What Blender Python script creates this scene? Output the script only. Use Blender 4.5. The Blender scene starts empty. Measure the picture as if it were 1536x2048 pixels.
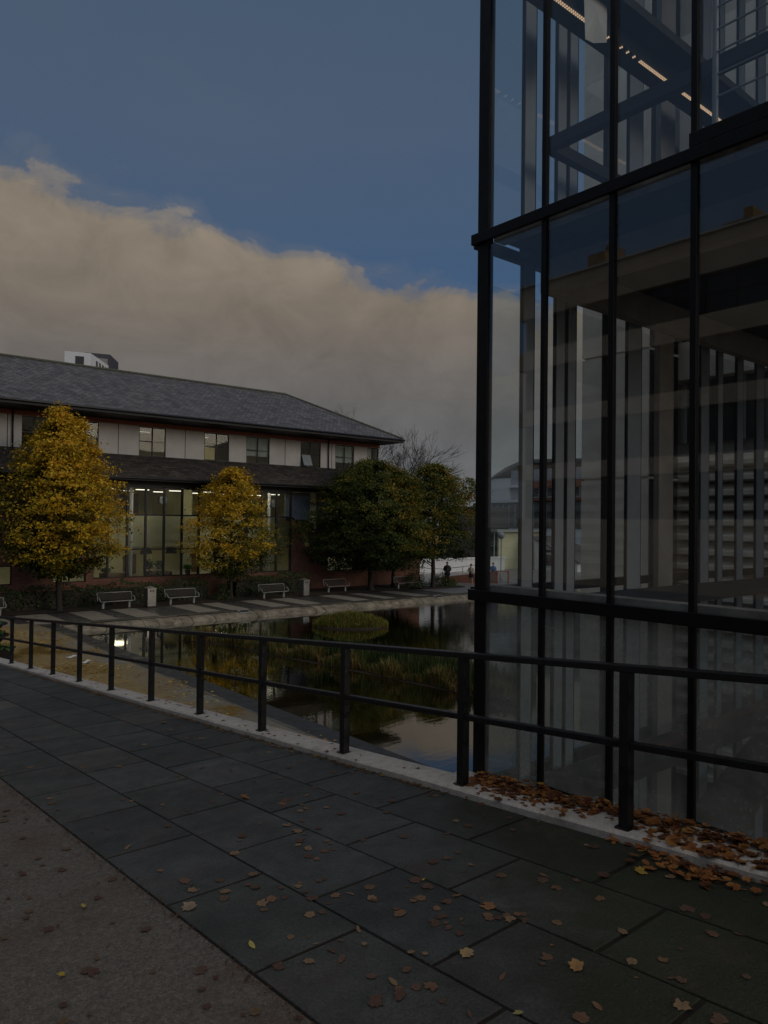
import bpy, bmesh, math, random
import numpy as np
from mathutils import Vector, Matrix
R=math.radians
rnd=random.Random(7)
nr=np.random.default_rng(11)
sc=bpy.context.scene
col=sc.collection
# ------------------------------------------------------------------ camera
cd=bpy.data.cameras.new('camera'); cam=bpy.data.objects.new('camera',cd); col.objects.link(cam)
cd.sensor_fit='VERTICAL'; cd.sensor_height=36.0; cd.lens=1479.0/2048*36.0
cd.clip_start=.05; cd.clip_end=6000
pitch=math.atan(20/1479)
cam.matrix_world=Matrix.Translation((0,0,4.8))@Matrix.Rotation(R(-39.65),4,'Z')@Matrix.Rotation(R(90)+pitch,4,'X')@Matrix.Rotation(R(.65),4,'Z')
sc.camera=cam
sc.view_settings.view_transform='Standard'; sc.view_settings.look='None'
sc.view_settings.gamma=1; sc.view_settings.use_curve_mapping=False
sc.view_settings.exposure=-1.5
try:
    sc.cycles.max_bounces=8; sc.cycles.transparent_max_bounces=24; sc.cycles.glossy_bounces=4
    sc.cycles.caustics_reflective=False; sc.cycles.caustics_refractive=False
    sc.cycles.use_denoising=True
    sc.cycles.sample_clamp_indirect=4
except Exception: pass
# ------------------------------------------------------------------ world
class NT:
    def __init__(s,nt): s.nt=nt; nt.nodes.clear()
    def n(s,t,**k):
        nd=s.nt.nodes.new(t)
        for a,b in k.items():
            if a.startswith('i_'):
                key=a[2:]; key=int(key) if key.isdigit() else key.replace('_',' ')
                s.set(nd.inputs[key],b)
            else: setattr(nd,a,b)
        return nd
    def set(s,inp,b):
        if isinstance(b,bpy.types.NodeSocket): s.nt.links.new(b,inp)
        elif isinstance(b,bpy.types.Node): s.nt.links.new(b.outputs[0],inp)
        else: inp.default_value=b
    def math(s,op,a,b=0.0,c=0.0,clamp=False):
        nd=s.nt.nodes.new('ShaderNodeMath'); nd.operation=op; nd.use_clamp=clamp
        s.set(nd.inputs[0],a); s.set(nd.inputs[1],b); s.set(nd.inputs[2],c); return nd.outputs[0]
    def ramp(s,fac,stops,interp='LINEAR'):
        nd=s.nt.nodes.new('ShaderNodeValToRGB'); s.set(nd.inputs[0],fac)
        cr=nd.color_ramp; cr.interpolation=interp
        while len(cr.elements)<len(stops): cr.elements.new(.5)
        for e,(p,c) in zip(cr.elements,stops):
            e.position=p; e.color=(c[0],c[1],c[2],1) if hasattr(c,'__len__') else (c,c,c,1)
        return nd.outputs[0]
    def mix(s,fac,a,b,mode='MIX'):
        nd=s.nt.nodes.new('ShaderNodeMix'); nd.data_type='RGBA'; nd.blend_type=mode; nd.clamp_factor=True
        s.set(nd.inputs[0],fac)
        for i,v in ((6,a),(7,b)):
            if isinstance(v,(tuple,list)): v=(v[0],v[1],v[2],1)
            s.set(nd.inputs[i],v)
        return nd.outputs[2]
    def noise(s,vec,scale,detail=4,rough=.5,dist=0,out=0):
        nd=s.nt.nodes.new('ShaderNodeTexNoise'); 
        if vec is not None: s.set(nd.inputs['Vector'],vec)
        nd.inputs['Scale'].default_value=scale; nd.inputs['Detail'].default_value=detail
        nd.inputs['Roughness'].default_value=rough; nd.inputs['Distortion'].default_value=dist
        return nd.outputs[out]
def srgb(r,g,b,k=1.0):
    f=lambda v:(v/255/12.92 if v<=10 else ((v/255+.055)/1.055)**2.4)*k
    return (f(r),f(g),f(b))
KS=2**1.5     # pictured value -> scene value at exposure -1.5
SUN_EL=17; SUN_AZ_DIR=(.42,-1.0)   # direction towards the sun in x,y
w=bpy.data.worlds.new('World'); sc.world=w; w.use_nodes=True
N=NT(w.node_tree)
tc=N.n('ShaderNodeTexCoord'); V=tc.outputs['Generated']
sep=N.n('ShaderNodeSeparateXYZ',i_0=V); X,Y,Z=sep.outputs
sky=N.n('ShaderNodeTexSky'); sky.sky_type='NISHITA'; sky.sun_disc=False
sky.sun_elevation=R(SUN_EL); sky.sun_rotation=math.atan2(SUN_AZ_DIR[0],SUN_AZ_DIR[1]); sky.air_density=1.0; sky.dust_density=.6; sky.ozone_density=1.6
hz=N.math('SUBTRACT',N.math('MULTIPLY',X,.77),N.math('MULTIPLY',Y,.638))
# cloud bank: its upper rim falls from left to right, with ragged billows
warp=N.n('ShaderNodeVectorMath',operation='MULTIPLY',i_0=V,i_1=(1,1,1.5)).outputs[0]
n1=N.noise(warp,3.2,6,.55,.2); n2=N.noise(warp,11,7,.62,.5); n3=N.noise(warp,1.6,3,.5)
edge=N.math('ADD',.326,N.math('MULTIPLY',hz,-.205))
edge=N.math('SUBTRACT',edge,N.ramp(N.math('MULTIPLY',X,-1.0),[(.25,0),(.75,.32)]))
edge=N.math('ADD',edge,N.math('MULTIPLY',N.math('SUBTRACT',n1,.5),.035))
edge=N.math('ADD',edge,N.math('MULTIPLY',N.math('SUBTRACT',n2,.5),.085))
wv=N.n('ShaderNodeVectorMath',operation='MULTIPLY_ADD',i_0=N.noise(V,5,4,.55,out=1),i_1=(.12,.12,.12),i_2=warp).outputs[0]
vo=N.n('ShaderNodeTexVoronoi',i_Vector=wv,i_Scale=12.5); vo.feature='SMOOTH_F1'; vo.inputs['Smoothness'].default_value=.35
puff=vo.outputs['Distance']
edge=N.math('ADD',edge,N.math('MULTIPLY',N.math('SUBTRACT',.42,puff),.05))
d=N.math('SUBTRACT',edge,Z)     # >0 inside the bank
mask=N.ramp(N.math('MULTIPLY_ADD',d,1/.042,.45,clamp=True),[(0,0),(.42,.12),(.62,.62),(1,1)],'EASE')
blue=N.mix(.9,N.n('ShaderNodeVectorMath',operation='SCALE',i_0=sky.outputs[0],i_Scale=.06).outputs[0],
     N.ramp(Z,[(0,srgb(80,90,100,KS)),(.28,srgb(64,93,128,KS)),(.36,srgb(71,93,121,KS)),(.46,srgb(75,93,118,KS)),(.60,srgb(73,92,114,KS)),(.78,srgb(140,145,150,KS)),(1,srgb(165,165,162,KS))]))
# thin veil in the blue
veil=N.math('MULTIPLY',N.ramp(N.noise(N.n('ShaderNodeVectorMath',operation='MULTIPLY',i_0=V,i_1=(1.2,1.2,2.5)).outputs[0],2.2,5,.55),[(.4,0),(.75,1)]),.22)
blue=N.mix(veil,blue,srgb(92,100,108,KS))
cl=N.ramp(Z,[(0,srgb(101,103,105,KS)),(.06,srgb(101,103,105,KS)),(.13,srgb(98,98,98,KS)),(.20,srgb(107,102,98,KS)),(.27,srgb(118,109,99,KS)),(.36,srgb(131,121,108,KS)),(.5,srgb(133,124,112,KS))])
rim=N.mix(1.0,N.ramp(d,[(0,1.14),(.04,1.08),(.09,1.0),(.3,1.0)]),N.mix(N.ramp(d,[(0,1),(.12,0)]),(1,1,1),N.ramp(puff,[(.1,1.12),(.6,.86)])),'MULTIPLY')
cl=N.mix(1.0,cl,rim,'MULTIPLY')
shade=N.ramp(n3,[(.35,.93),(.65,1.06)]); cl=N.mix(1.0,cl,shade,'MULTIPLY')
pf=N.ramp(n2,[(.32,.88),(.68,1.12)]); cl=N.mix(1.0,cl,pf,'MULTIPLY')
skyc=N.mix(mask,blue,cl)
# the lit half of the sky, behind and left of the viewer, is brighter
fr=N.math('ADD',N.math('MULTIPLY',X,-.1),N.math('MULTIPLY',Y,-.99))
boost=N.mix(N.ramp(N.math('MULTIPLY_ADD',fr,.5,.5,clamp=True),[(.45,0),(1,1)]),(1,1,1),(4.2,3.5,2.85))
skyc=N.mix(1.0,skyc,boost,'MULTIPLY')
bg=N.n('ShaderNodeBackground',i_Color=skyc,i_Strength=1.0)
N.n('ShaderNodeOutputWorld',i_0=bg)
# ------------------------------------------------------------------ sun
sl=bpy.data.lights.new('sun','SUN'); sl.energy=1.7; sl.angle=R(24); sl.color=(1,.86,.68)
so=bpy.data.objects.new('sun',sl); col.objects.link(so)
sd=Vector((SUN_AZ_DIR[0],SUN_AZ_DIR[1],0)).normalized()*math.cos(R(SUN_EL))+Vector((0,0,math.sin(R(SUN_EL))))
so.rotation_euler=sd.to_track_quat('Z','Y').to_euler()

# ------------------------------------------------------------------ helpers
def tag(o,label=None,cat=None,group=None,kind=None):
    if label: o['label']=label
    if cat: o['category']=cat
    if group: o['group']=group
    if kind: o['kind']=kind
    return o
def empty(name,loc=(0,0,0),rz=0,label=None,cat=None,group=None):
    o=bpy.data.objects.new(name,None); o.empty_display_size=.3; col.objects.link(o)
    o.location=loc; o.rotation_euler=(0,0,rz); tag(o,label,cat,group); return o
class MB:
    def __init__(s): s.v=[]; s.f=[]; s.uv={}
    def add(s,vs,fs):
        b=len(s.v); s.v+= [tuple(v) for v in vs]; s.f+=[tuple(b+i for i in f) for f in fs]; return s
    def box(s,x0,x1,y0,y1,z0,z1,T=None):
        vs=[(x,y,z) for z in (z0,z1) for y in (y0,y1) for x in (x0,x1)]
        if T is not None: vs=[T@Vector(v) for v in vs]
        return s.add(vs,[(0,2,3,1),(4,5,7,6),(0,1,5,4),(2,6,7,3),(0,4,6,2),(1,3,7,5)])
    def poly(s,pts): return s.add(pts,[tuple(range(len(pts)))])
    def prism(s,pts,ext):
        n=len(pts); e=Vector(ext); q=[Vector(p) for p in pts]
        return s.add(q+[p+e for p in q],[tuple(range(n))[::-1],tuple(range(n,2*n))]+[(i,(i+1)%n,n+(i+1)%n,n+i) for i in range(n)])
    def tube(s,p0,p1,r0,r1=None,n=8,cap=True):
        r1=r0 if r1 is None else r1
        p0=Vector(p0); p1=Vector(p1); dd=(p1-p0)
        if dd.length<1e-6: return s
        q=dd.to_track_quat('Z','Y'); vs=[]
        for p,r in ((p0,r0),(p1,r1)):
            for i in range(n):
                a=2*math.pi*i/n; vs.append(p+q@Vector((math.cos(a)*r,math.sin(a)*r,0)))
        fs=[(i,(i+1)%n,n+(i+1)%n,n+i) for i in range(n)]
        if cap: fs+=[tuple(range(n))[::-1],tuple(range(n,2*n))]
        return s.add(vs,fs)
    def path(s,pts,r,n=8):
        for a,b in zip(pts,pts[1:]): s.tube(a,b,r,r,n)
        return s
    def bar(s,p0,p1,wd,h):
        p0=Vector(p0); p1=Vector(p1); u=(p1-p0).normalized(); side=u.cross(Vector((0,0,1)))
        side=side.normalized() if side.length>1e-4 else Vector((1,0,0)); up=side.cross(u)
        vs=[p+side*a*wd/2+up*b*h/2 for p in (p0,p1) for a,b in ((-1,-1),(1,-1),(1,1),(-1,1))]
        return s.add(vs,[(0,1,2,3),(7,6,5,4),(0,4,5,1),(1,5,6,2),(2,6,7,3),(3,7,4,0)])
    def lathe(s,prof,c=(0,0,0),n=16):
        b=[]; c=Vector(c)
        for (r,z) in prof:
            for i in range(n):
                a=2*math.pi*i/n; b.append((c.x+r*math.cos(a),c.y+r*math.sin(a),c.z+z))
        m=len(prof)
        fs=[(k*n+i,k*n+(i+1)%n,(k+1)*n+(i+1)%n,(k+1)*n+i) for k in range(m-1) for i in range(n)]
        fs+=[tuple(range(n))[::-1],tuple((m-1)*n+i for i in range(n))]
        return s.add(b,fs)
    def build(s,name,m,parent=None,smooth=False,bevel=0,uvfn=None):
        me=bpy.data.meshes.new(name); me.from_pydata(s.v,[],s.f); me.update()
        bm=bmesh.new(); bm.from_mesh(me); bmesh.ops.recalc_face_normals(bm,faces=bm.faces[:])
        if uvfn:
            uvl=bm.loops.layers.uv.new('UVMap')
            for f in bm.faces:
                for l in f.loops: l[uvl].uv=uvfn(l.vert.co,f.normal)
        bm.to_mesh(me); bm.free()
        if smooth:
            for p in me.polygons: p.use_smooth=True
        me.materials.append(m)
        o=bpy.data.objects.new(name,me); col.objects.link(o)
        if parent: o.parent=parent
        if bevel:
            md=o.modifiers.new('bevel','BEVEL'); md.width=bevel; md.segments=2; md.limit_method='ANGLE'
        return o
def struct(o): o['kind']='structure'; return o
def local(o,root):   # root sits away from the origin while the mesh is in world coordinates
    o.matrix_parent_inverse=Matrix.Identity(4); o.location=-Vector(root.location); return o
def dup(root,loc,rz=None,label=None,name=None):
    r=root.copy(); col.objects.link(r); r.location=loc
    if rz is not None: r.rotation_euler=(0,0,rz)
    if label: r['label']=label
    for ch in list(root.children):
        c=ch.copy(); col.objects.link(c); c.parent=r
        for g in list(ch.children):
            e=g.copy(); col.objects.link(e); e.parent=c
    return r
# ------------------------------------------------------------------ materials
def mat(name,c1,c2=None,rough=.7,scale=6,bump=0,bscale=40,spec=.4,metal=0,detail=5,contrast=(.35,.65),rough2=None,extra=None):
    m=bpy.data.materials.new(name); m.use_nodes=True; T=NT(m.node_tree)
    co=T.n('ShaderNodeTexCoord').outputs['Object']
    c2=c2 or tuple(v*.8 for v in c1)
    nz=T.noise(co,scale,detail,.6)
    base=T.mix(T.ramp(nz,[(contrast[0],0),(contrast[1],1)]),c1,c2)
    if extra: base=extra(T,co,base)
    p=T.n('ShaderNodeBsdfPrincipled'); T.set(p.inputs['Base Color'],base)
    if rough2 is not None: T.set(p.inputs['Roughness'],T.ramp(T.noise(co,scale*.6,4,.6),[(.38,rough),(.62,rough2)]))
    else: p.inputs['Roughness'].default_value=rough
    p.inputs['Metallic'].default_value=metal; p.inputs['Specular IOR Level'].default_value=spec
    if bump:
        b=T.n('ShaderNodeBump',i_Strength=bump,i_Distance=.01,i_Height=T.noise(co,bscale,4,.65)); T.set(p.inputs['Normal'],b)
    T.n('ShaderNodeOutputMaterial',i_0=p); return m
def glass(name,tint=(.86,.9,.92),dirt=.009,blur=None,refl=1.0,f0=.04):
    m=bpy.data.materials.new(name); m.use_nodes=True; T=NT(m.node_tree)
    co=T.n('ShaderNodeTexCoord').outputs['Object']
    g=T.n('ShaderNodeBsdfGlossy',i_Roughness=.015,i_Color=(refl,refl,refl,1))
    nb=T.n('ShaderNodeBump',i_Strength=.006,i_Distance=.02,i_Height=T.noise(co,1.3,2,.5)); T.set(g.inputs['Normal'],nb)
    t=T.n('ShaderNodeBsdfTransparent',i_Color=(*tint,1))
    lw=T.n('ShaderNodeLayerWeight',i_Blend=.5)
    f=T.math('MULTIPLY_ADD',T.math('POWER',lw.outputs['Facing'],5.0),.9,f0,clamp=True)
    s=T.n('ShaderNodeMixShader',i_0=f,i_1=t,i_2=g)
    dn=T.noise(T.n('ShaderNodeVectorMath',operation='MULTIPLY',i_0=co,i_1=(1,1,.25)).outputs[0],5,5,.65)
    df=T.ramp(dn,[(.4,dirt*.4),(.75,dirt*1.6)])
    if blur:
        vo=T.n('ShaderNodeTexVoronoi',i_Scale=24.0,i_Vector=T.n('ShaderNodeVectorMath',operation='MULTIPLY_ADD',i_0=T.noise(co,9,3,.6,out=1),i_1=(.08,.08,.08),i_2=co).outputs[0]); vo.feature='F1'
        drops=T.ramp(vo.outputs['Distance'],[(.0,.66),(.25,.58),(.34,.46),(1,.42)])
        big=T.ramp(T.noise(co,2.3,4,.6),[(.35,.35),(.7,1)])
        df=T.math('MULTIPLY',T.math('MULTIPLY',drops,big),blur)
    dif=T.n('ShaderNodeBsdfTranslucent',i_Color=(.55,.58,.58,1)); dd=T.n('ShaderNodeBsdfDiffuse',i_Color=(.5,.52,.5,1))
    ad=T.n('ShaderNodeMixShader',i_0=.5,i_1=dif,i_2=dd)
    s2=T.n('ShaderNodeMixShader',i_0=df,i_1=s,i_2=ad)
    T.n('ShaderNodeOutputMaterial',i_0=s2); return m
def emit(name,c,k):
    m=bpy.data.materials.new(name); m.use_nodes=True; T=NT(m.node_tree)
    e=T.n('ShaderNodeEmission',i_Color=(*c,1),i_Strength=k); T.n('ShaderNodeOutputMaterial',i_0=e); return m
def leafmat(name,trans=.35,rough=.6):
    m=bpy.data.materials.new(name); m.use_nodes=True; T=NT(m.node_tree)
    a=T.n('ShaderNodeAttribute',attribute_name='Col').outputs['Color']
    d0=T.n('ShaderNodeBsdfPrincipled',i_Roughness=rough); T.set(d0.inputs['Base Color'],a); d0.inputs['Specular IOR Level'].default_value=.25
    t0=T.n('ShaderNodeBsdfTranslucent',i_Color=a)
    s=T.n('ShaderNodeMixShader',i_0=trans,i_1=d0,i_2=t0); T.n('ShaderNodeOutputMaterial',i_0=s); return m
def slates(name,c1,c2,mort,wd=.5,ht=.22,bump=.5,moss=None,rough=.55):
    m=bpy.data.materials.new(name); m.use_nodes=True; T=NT(m.node_tree)
    uv=T.n('ShaderNodeTexCoord').outputs['UV']
    wob=T.n('ShaderNodeVectorMath',operation='MULTIPLY_ADD',i_0=T.noise(uv,1.2,3,.6,out=1),i_1=(.05,.05,0),i_2=uv).outputs[0]
    b=T.n('ShaderNodeTexBrick',i_Vector=wob,i_Color1=(*c1,1),i_Color2=(*c2,1),i_Mortar=(*mort,1),i_Scale=1.0)
    b.inputs['Mortar Size'].default_value=.014; b.inputs['Brick Width'].default_value=wd; b.inputs['Row Height'].default_value=ht; b.inputs['Bias'].default_value=0
    base=T.mix(1.0,b.outputs[0],T.ramp(T.noise(uv,.7,6,.7),[(.3,.72),(.7,1.25)]),'MULTIPLY')
    base=T.mix(1.0,base,T.ramp(T.noise(T.n('ShaderNodeVectorMath',operation='MULTIPLY',i_0=uv,i_1=(.7,2.2,1)).outputs[0],5.0,4,.75),[(.3,.65),(.7,1.4)]),'MULTIPLY')
    if moss: base=T.mix(T.ramp(T.noise(T.n('ShaderNodeVectorMath',operation='MULTIPLY',i_0=uv,i_1=(.8,3.5,1)).outputs[0],1.6,6,.75),[(.52,0),(.66,.8)]),base,moss)
    p=T.n('ShaderNodeBsdfPrincipled',i_Roughness=rough); T.set(p.inputs['Base Color'],base); p.inputs['Specular IOR Level'].default_value=.35
    bp=T.n('ShaderNodeBump',i_Strength=bump,i_Distance=.03,i_Height=T.math('ADD',T.math('MULTIPLY',b.outputs['Fac'],-1.0),T.math('MULTIPLY',T.noise(uv,6,3,.6),.8))); T.set(p.inputs['Normal'],bp)
    T.n('ShaderNodeOutputMaterial',i_0=p); return m
def wallmat_brick(name,c1,c2,mort,wd=.225,ht=.075):
    return slates(name,c1,c2,mort,wd,ht,.3,rough=.8)
uv_xz=lambda co,n:(co.x+co.y,co.z) if abs(n.z)<.7 else (co.x,co.y)
M={}
M['slate']=slates('slate_roof',(.135,.128,.136),(.062,.061,.068),(.022,.022,.025),.34,.25,.8,rough=.62)
M['slate_moss']=slates('mossy_slates',(.060,.046,.038),(.026,.022,.020),(.008,.008,.008),.50,.24,1.0,moss=(.10,.095,.08),rough=.8)
M['brick']=wallmat_brick('red_brick',(.21,.07,.04),(.15,.05,.03),(.13,.09,.07))
M['render']=mat('cream_render',(.50,.475,.44),(.44,.415,.385),.85,1.2,.1,60)
M['dark_timber']=mat('dark_stained_boards',(.010,.009,.009),(.006,.006,.006),.6,4)
M['red_timber']=mat('red_brown_boards',(.36,.10,.045),(.25,.07,.03),.6,4)
M['black_frame']=mat('black_window_frame',(.006,.006,.007),(.010,.010,.010),.45,8,spec=.25)
M['black_paint']=mat('black_painted_steel',(.004,.004,.005),(.007,.007,.008),.38,14,.08,60,spec=.22,rough2=.55)
M['rail_paint']=mat('black_rail_paint',(.006,.006,.007),(.012,.011,.011),.26,20,.10,70,spec=.5,rough2=.5)
M['grey_frame']=mat('grey_mullion_paint',(.26,.285,.31),(.21,.235,.26),.5,3)
M['concrete']=mat('board_marked_concrete',(.74,.67,.58),(.62,.56,.49),.85,2.5,.35,30)
M['concrete_dk']=mat('weathered_concrete',(.30,.27,.24),(.20,.18,.16),.85,2.0,.35,30)
M['cream']=mat('cream_plaster',(.62,.58,.36),(.56,.52,.33),.8,1.0)
M['ceil']=mat('white_ceiling',(.5,.5,.47),None,.8,1)
M['carpet']=mat('brown_carpet',(.10,.08,.06),None,.9,5)
M['wood']=mat('brown_wood',(.16,.09,.045),(.11,.06,.03),.55,5)
M['steel']=mat('brushed_metal',(.25,.24,.22),(.19,.185,.17),.38,6,.05,80,metal=.6)
M['white_tube']=mat('pale_grey_paint',(.34,.34,.325),(.27,.27,.26),.4,6)
M['leg']=mat('cast_grey_leg',(.33,.34,.32),(.25,.26,.25),.6,10)
M['slat']=mat('dark_wood_slats',(.018,.012,.009),(.011,.008,.006),.6,12)
M['bark']=mat('dark_bark',(.045,.035,.027),(.028,.022,.018),.9,9,.5,30)
M['soil']=mat('leaf_strewn_soil',(.035,.022,.013),(.018,.014,.009),.95,6,.5,20)
M['leaf']=leafmat('leaf')
M['litter']=leafmat('leaf_litter',.08,.7)
M['grass']=leafmat('reed_blades',.25,.6)
M['hedge']=leafmat('hedge_leaves',.15,.5)
M['glass']=glass('clear_glass',tint=(.955,.975,.975),f0=.06)
M['glass_b']=glass('building_glass',(.92,.94,.92),.006,f0=.012)
M['glass_wet']=glass('misted_glass',(.80,.85,.85),.05,blur=.85,f0=.05)
M['tube']=emit('lit_tube',(1,.93,.76),6)
M['tube3']=emit('lit_tube_dim',(1,.93,.78),1.6)
M['hidden_fill']=emit('hidden_fill_glow',(1,.93,.70),34)  # unseen fill glow, added to brighten the rooms behind the tall glazing
M['led']=emit('lit_led_dots',(1,.66,.40),1.7)
M['white']=mat('white_paint',(.66,.67,.68),(.6,.6,.62),.7,2)
M['kerb']=mat('granite_kerb',(.56,.51,.465),(.42,.385,.35),.75,14,.5,55,extra=lambda T,co,b:T.mix(T.ramp(T.noise(co,1.6,6,.7),[(.55,0),(.72,.55)]),T.mix(T.ramp(T.noise(co,90,2,.5),[(.52,0),(.62,.45)]),b,(.72,.69,.66)),(.13,.12,.09)))
def asph(T,co,b):
    sp=T.n('ShaderNodeTexVoronoi',i_Scale=70.0,i_Vector=co)
    b=T.mix(T.ramp(sp.outputs['Distance'],[(.12,.5),(.38,0)]),b,(.24,.225,.21))
    b=T.mix(1.0,b,T.ramp(T.noise(co,60,4,.8),[(.35,.45),(.65,1.45)]),'MULTIPLY')
    return T.mix(T.ramp(T.noise(co,1.1,6,.7),[(.5,0),(.68,.6)]),b,(.075,.045,.032))
M['asphalt']=mat('old_asphalt',(.138,.122,.108),(.09,.079,.07),.85,30,.8,70,extra=asph)
M['tarmac']=mat('wet_dark_tarmac',(.05,.048,.045),(.035,.033,.031),.35,3,.3,40,rough2=.75)
M['stone_light']=mat('pale_flagstone',(.26,.235,.195),(.20,.18,.15),.7,3,.2,40,rough2=.45)
M['coping']=mat('pond_coping_stone',(.26,.225,.17),(.10,.085,.06),.7,2.2,.4,20)
M['paper']=mat('white_paper',(.72,.72,.68),None,.8,3)
M['dark_glass']=mat('dark_window',(.018,.024,.022),(.012,.016,.016),.12,3,spec=.5)
M['black_plastic']=mat('black_plastic',(.016,.016,.018),None,.4,5)
# paving slabs on the ramp: dark concrete flags, moss and painted-in shade darken them towards the tower
def pav(T,co,b):
    at=T.n('ShaderNodeAttribute',attribute_name='Tint').outputs['Color']
    b=T.mix(1.0,b,at,'MULTIPLY')
    s=T.n('ShaderNodeSeparateXYZ',i_0=co)
    mx=T.math('ADD',T.math('MULTIPLY',s.outputs[0],.62),T.math('MULTIPLY',s.outputs[1],-.42))
    mx=T.math('ADD',mx,T.math('MULTIPLY',T.math('SUBTRACT',T.noise(co,1.6,5,.65),.5),1.9))
    b=T.mix(T.ramp(mx,[(.45,0),(.98,.85)]),b,(.020,.024,.009))
    b=T.mix(1.0,b,T.ramp(T.noise(co,1.1,6,.7),[(.3,.68),(.7,1.3)]),'MULTIPLY')
    b=T.mix(1.0,b,T.ramp(T.noise(co,75,4,.8),[(.35,.6),(.65,1.4)]),'MULTIPLY')
    b=T.mix(T.ramp(T.noise(co,170,2,.5),[(.60,0),(.72,.35)]),b,(.14,.14,.135))
    b=T.mix(T.ramp(T.noise(co,2.3,6,.7),[(.56,0),(.74,.5)]),b,(.085,.05,.04))
    return b
M['flags']=mat('dark_paving_flags',(.060,.064,.063),(.038,.041,.040),.62,5,.7,70,extra=pav,rough2=.78)
# lower plaza beside the pond: algae-brown wet flags with puddles
def plz():
    m=bpy.data.materials.new('wet_plaza_flags'); m.use_nodes=True; T=NT(m.node_tree)
    co=T.n('ShaderNodeTexCoord').outputs['Object']
    br=T.n('ShaderNodeTexBrick',i_Vector=co,i_Color1=(.38,.26,.095,1),i_Color2=(.29,.20,.075,1),i_Mortar=(.12,.095,.055,1),i_Scale=1.0)
    br.inputs['Brick Width'].default_value=.9; br.inputs['Row Height'].default_value=.6; br.inputs['Mortar Size'].default_value=.012
    s=T.n('ShaderNodeSeparateXYZ',i_0=co)
    e=T.math('ADD',s.outputs[0],T.math('MULTIPLY',T.math('SUBTRACT',T.noise(co,.8,5,.6),.5),2.2))
    base=T.mix(T.ramp(T.math('MULTIPLY',e,.1),[(.80,0),(.90,.85)]),br.outputs[0],(.21,.205,.18))
    nz=T.noise(co,.45,5,.6)
    base=T.mix(T.ramp(nz,[(.42,0),(.6,.8)]),base,(.24,.15,.04))
    base=T.mix(T.ramp(T.noise(co,7,5,.7),[(.35,0),(.75,.5)]),base,(.045,.036,.02))
    p=T.n('ShaderNodeBsdfPrincipled'); T.set(p.inputs['Base Color'],base)
    T.set(p.inputs['Roughness'],T.ramp(nz,[(.38,.7),(.54,.5),(.62,.06)]))
    b=T.n('ShaderNodeBump',i_Strength=.12,i_Distance=.01,i_Height=T.noise(co,25,3,.6)); T.set(b.inputs['Strength'],T.ramp(nz,[(.45,.3),(.56,.01)])); T.set(p.inputs['Normal'],b)
    T.n('ShaderNodeOutputMaterial',i_0=p); return m
M['plaza']=plz()
def watermat():
    m=bpy.data.materials.new('pond_water'); m.use_nodes=True; T=NT(m.node_tree)
    co=T.n('ShaderNodeTexCoord').outputs['Object']
    s=T.n('ShaderNodeSeparateXYZ',i_0=co)
    far=T.ramp(T.math('MULTIPLY',s.outputs[0],.02),[(.36,0),(.62,1)])
    amp=T.math('MULTIPLY_ADD',far,.10,.022)
    h=T.math('ADD',T.noise(T.n('ShaderNodeMapping',i_0=co,i_Rotation=(0,0,R(-40)),i_Scale=(.8,2.2,1)).outputs[0],2.2,3,.55),T.math('MULTIPLY',T.noise(co,9,3,.5),.35))
    b=T.n('ShaderNodeBump',i_Distance=.05,i_Height=h); T.set(b.inputs['Strength'],amp)
    g=T.n('ShaderNodeBsdfGlossy',i_Roughness=.02,i_Normal=b.outputs[0])
    t=T.n('ShaderNodeBsdfTransparent',i_Color=(.55,.55,.36,1))
    fr=T.n('ShaderNodeFresnel',i_IOR=1.33,i_Normal=b.outputs[0])
    ms=T.n('ShaderNodeMixShader',i_0=T.math('MULTIPLY',fr.outputs[0],2.2,clamp=True),i_1=t,i_2=g); T.n('ShaderNodeOutputMaterial',i_0=ms); return m
M['water']=watermat()
M['pond_bed']=mat('algae_pond_bed',(.10,.075,.018),(.03,.03,.010),.9,.9,.3,10)

# ------------------------------------------------------------------ ground, ramp, pond
rampz=lambda y:3.10-.0868*y if y>-1 else 3.10+.0868
kz=lambda y:rampz(y)+.05
g=MB()
for x0,x1,y0,y1 in ((-600,10.1,-400,700),(10.1,62,35.0,700),(62,900,-400,700),(10.1,62,-400,-60)): g.poly([(x0,y0,-.012),(x1,y0,-.012),(x1,y1,-.012),(x0,y1,-.012)])
struct(g.build('ground',M['tarmac']))
g=MB(); g.poly([(4.3,-5,0),(9.35,-5,0),(9.35,36.2,0),(4.3,36.2,0)]); g.poly([(-8,36.2,0),(11.2,36.2,0),(11.2,35.0,0),(9.35,35.0,0),(9.35,36.2,0)][:4]) if 0 else None
struct(g.build('lower_plaza',M['plaza']))
# near bank: sloped stone edge going under the water
g=MB(); y=-6.0
k=0
while y<34.8:
    L=1.2; y1=min(y+L-.012,34.9); j=rnd.uniform(-.006,.006)
    g.add([(9.35,y,.004+j),(10.0,y,-.10+j),(10.9,y,-.62),(9.35,y1,.004+j),(10.0,y1,-.10+j),(10.9,y1,-.62)],[(0,1,4,3),(1,2,5,4)]); y+=L
struct(g.build('pond_edge',mat('grey_edge_stone',(.18,.165,.135),(.125,.112,.09),.5,3,.3,30,rough2=.7)))
g=MB(); g.poly([(9.3,-62,-.95),(63,-62,-.95),(63,36,-.95),(9.3,36,-.95)]); struct(g.build('pond_bed',M['pond_bed']))
g=MB(); g.poly([(9.9,-60,-.3),(62,-60,-.3),(62,34.9,-.3),(9.9,34.9,-.3)]); struct(g.build('pond_water',M['water']))
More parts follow.
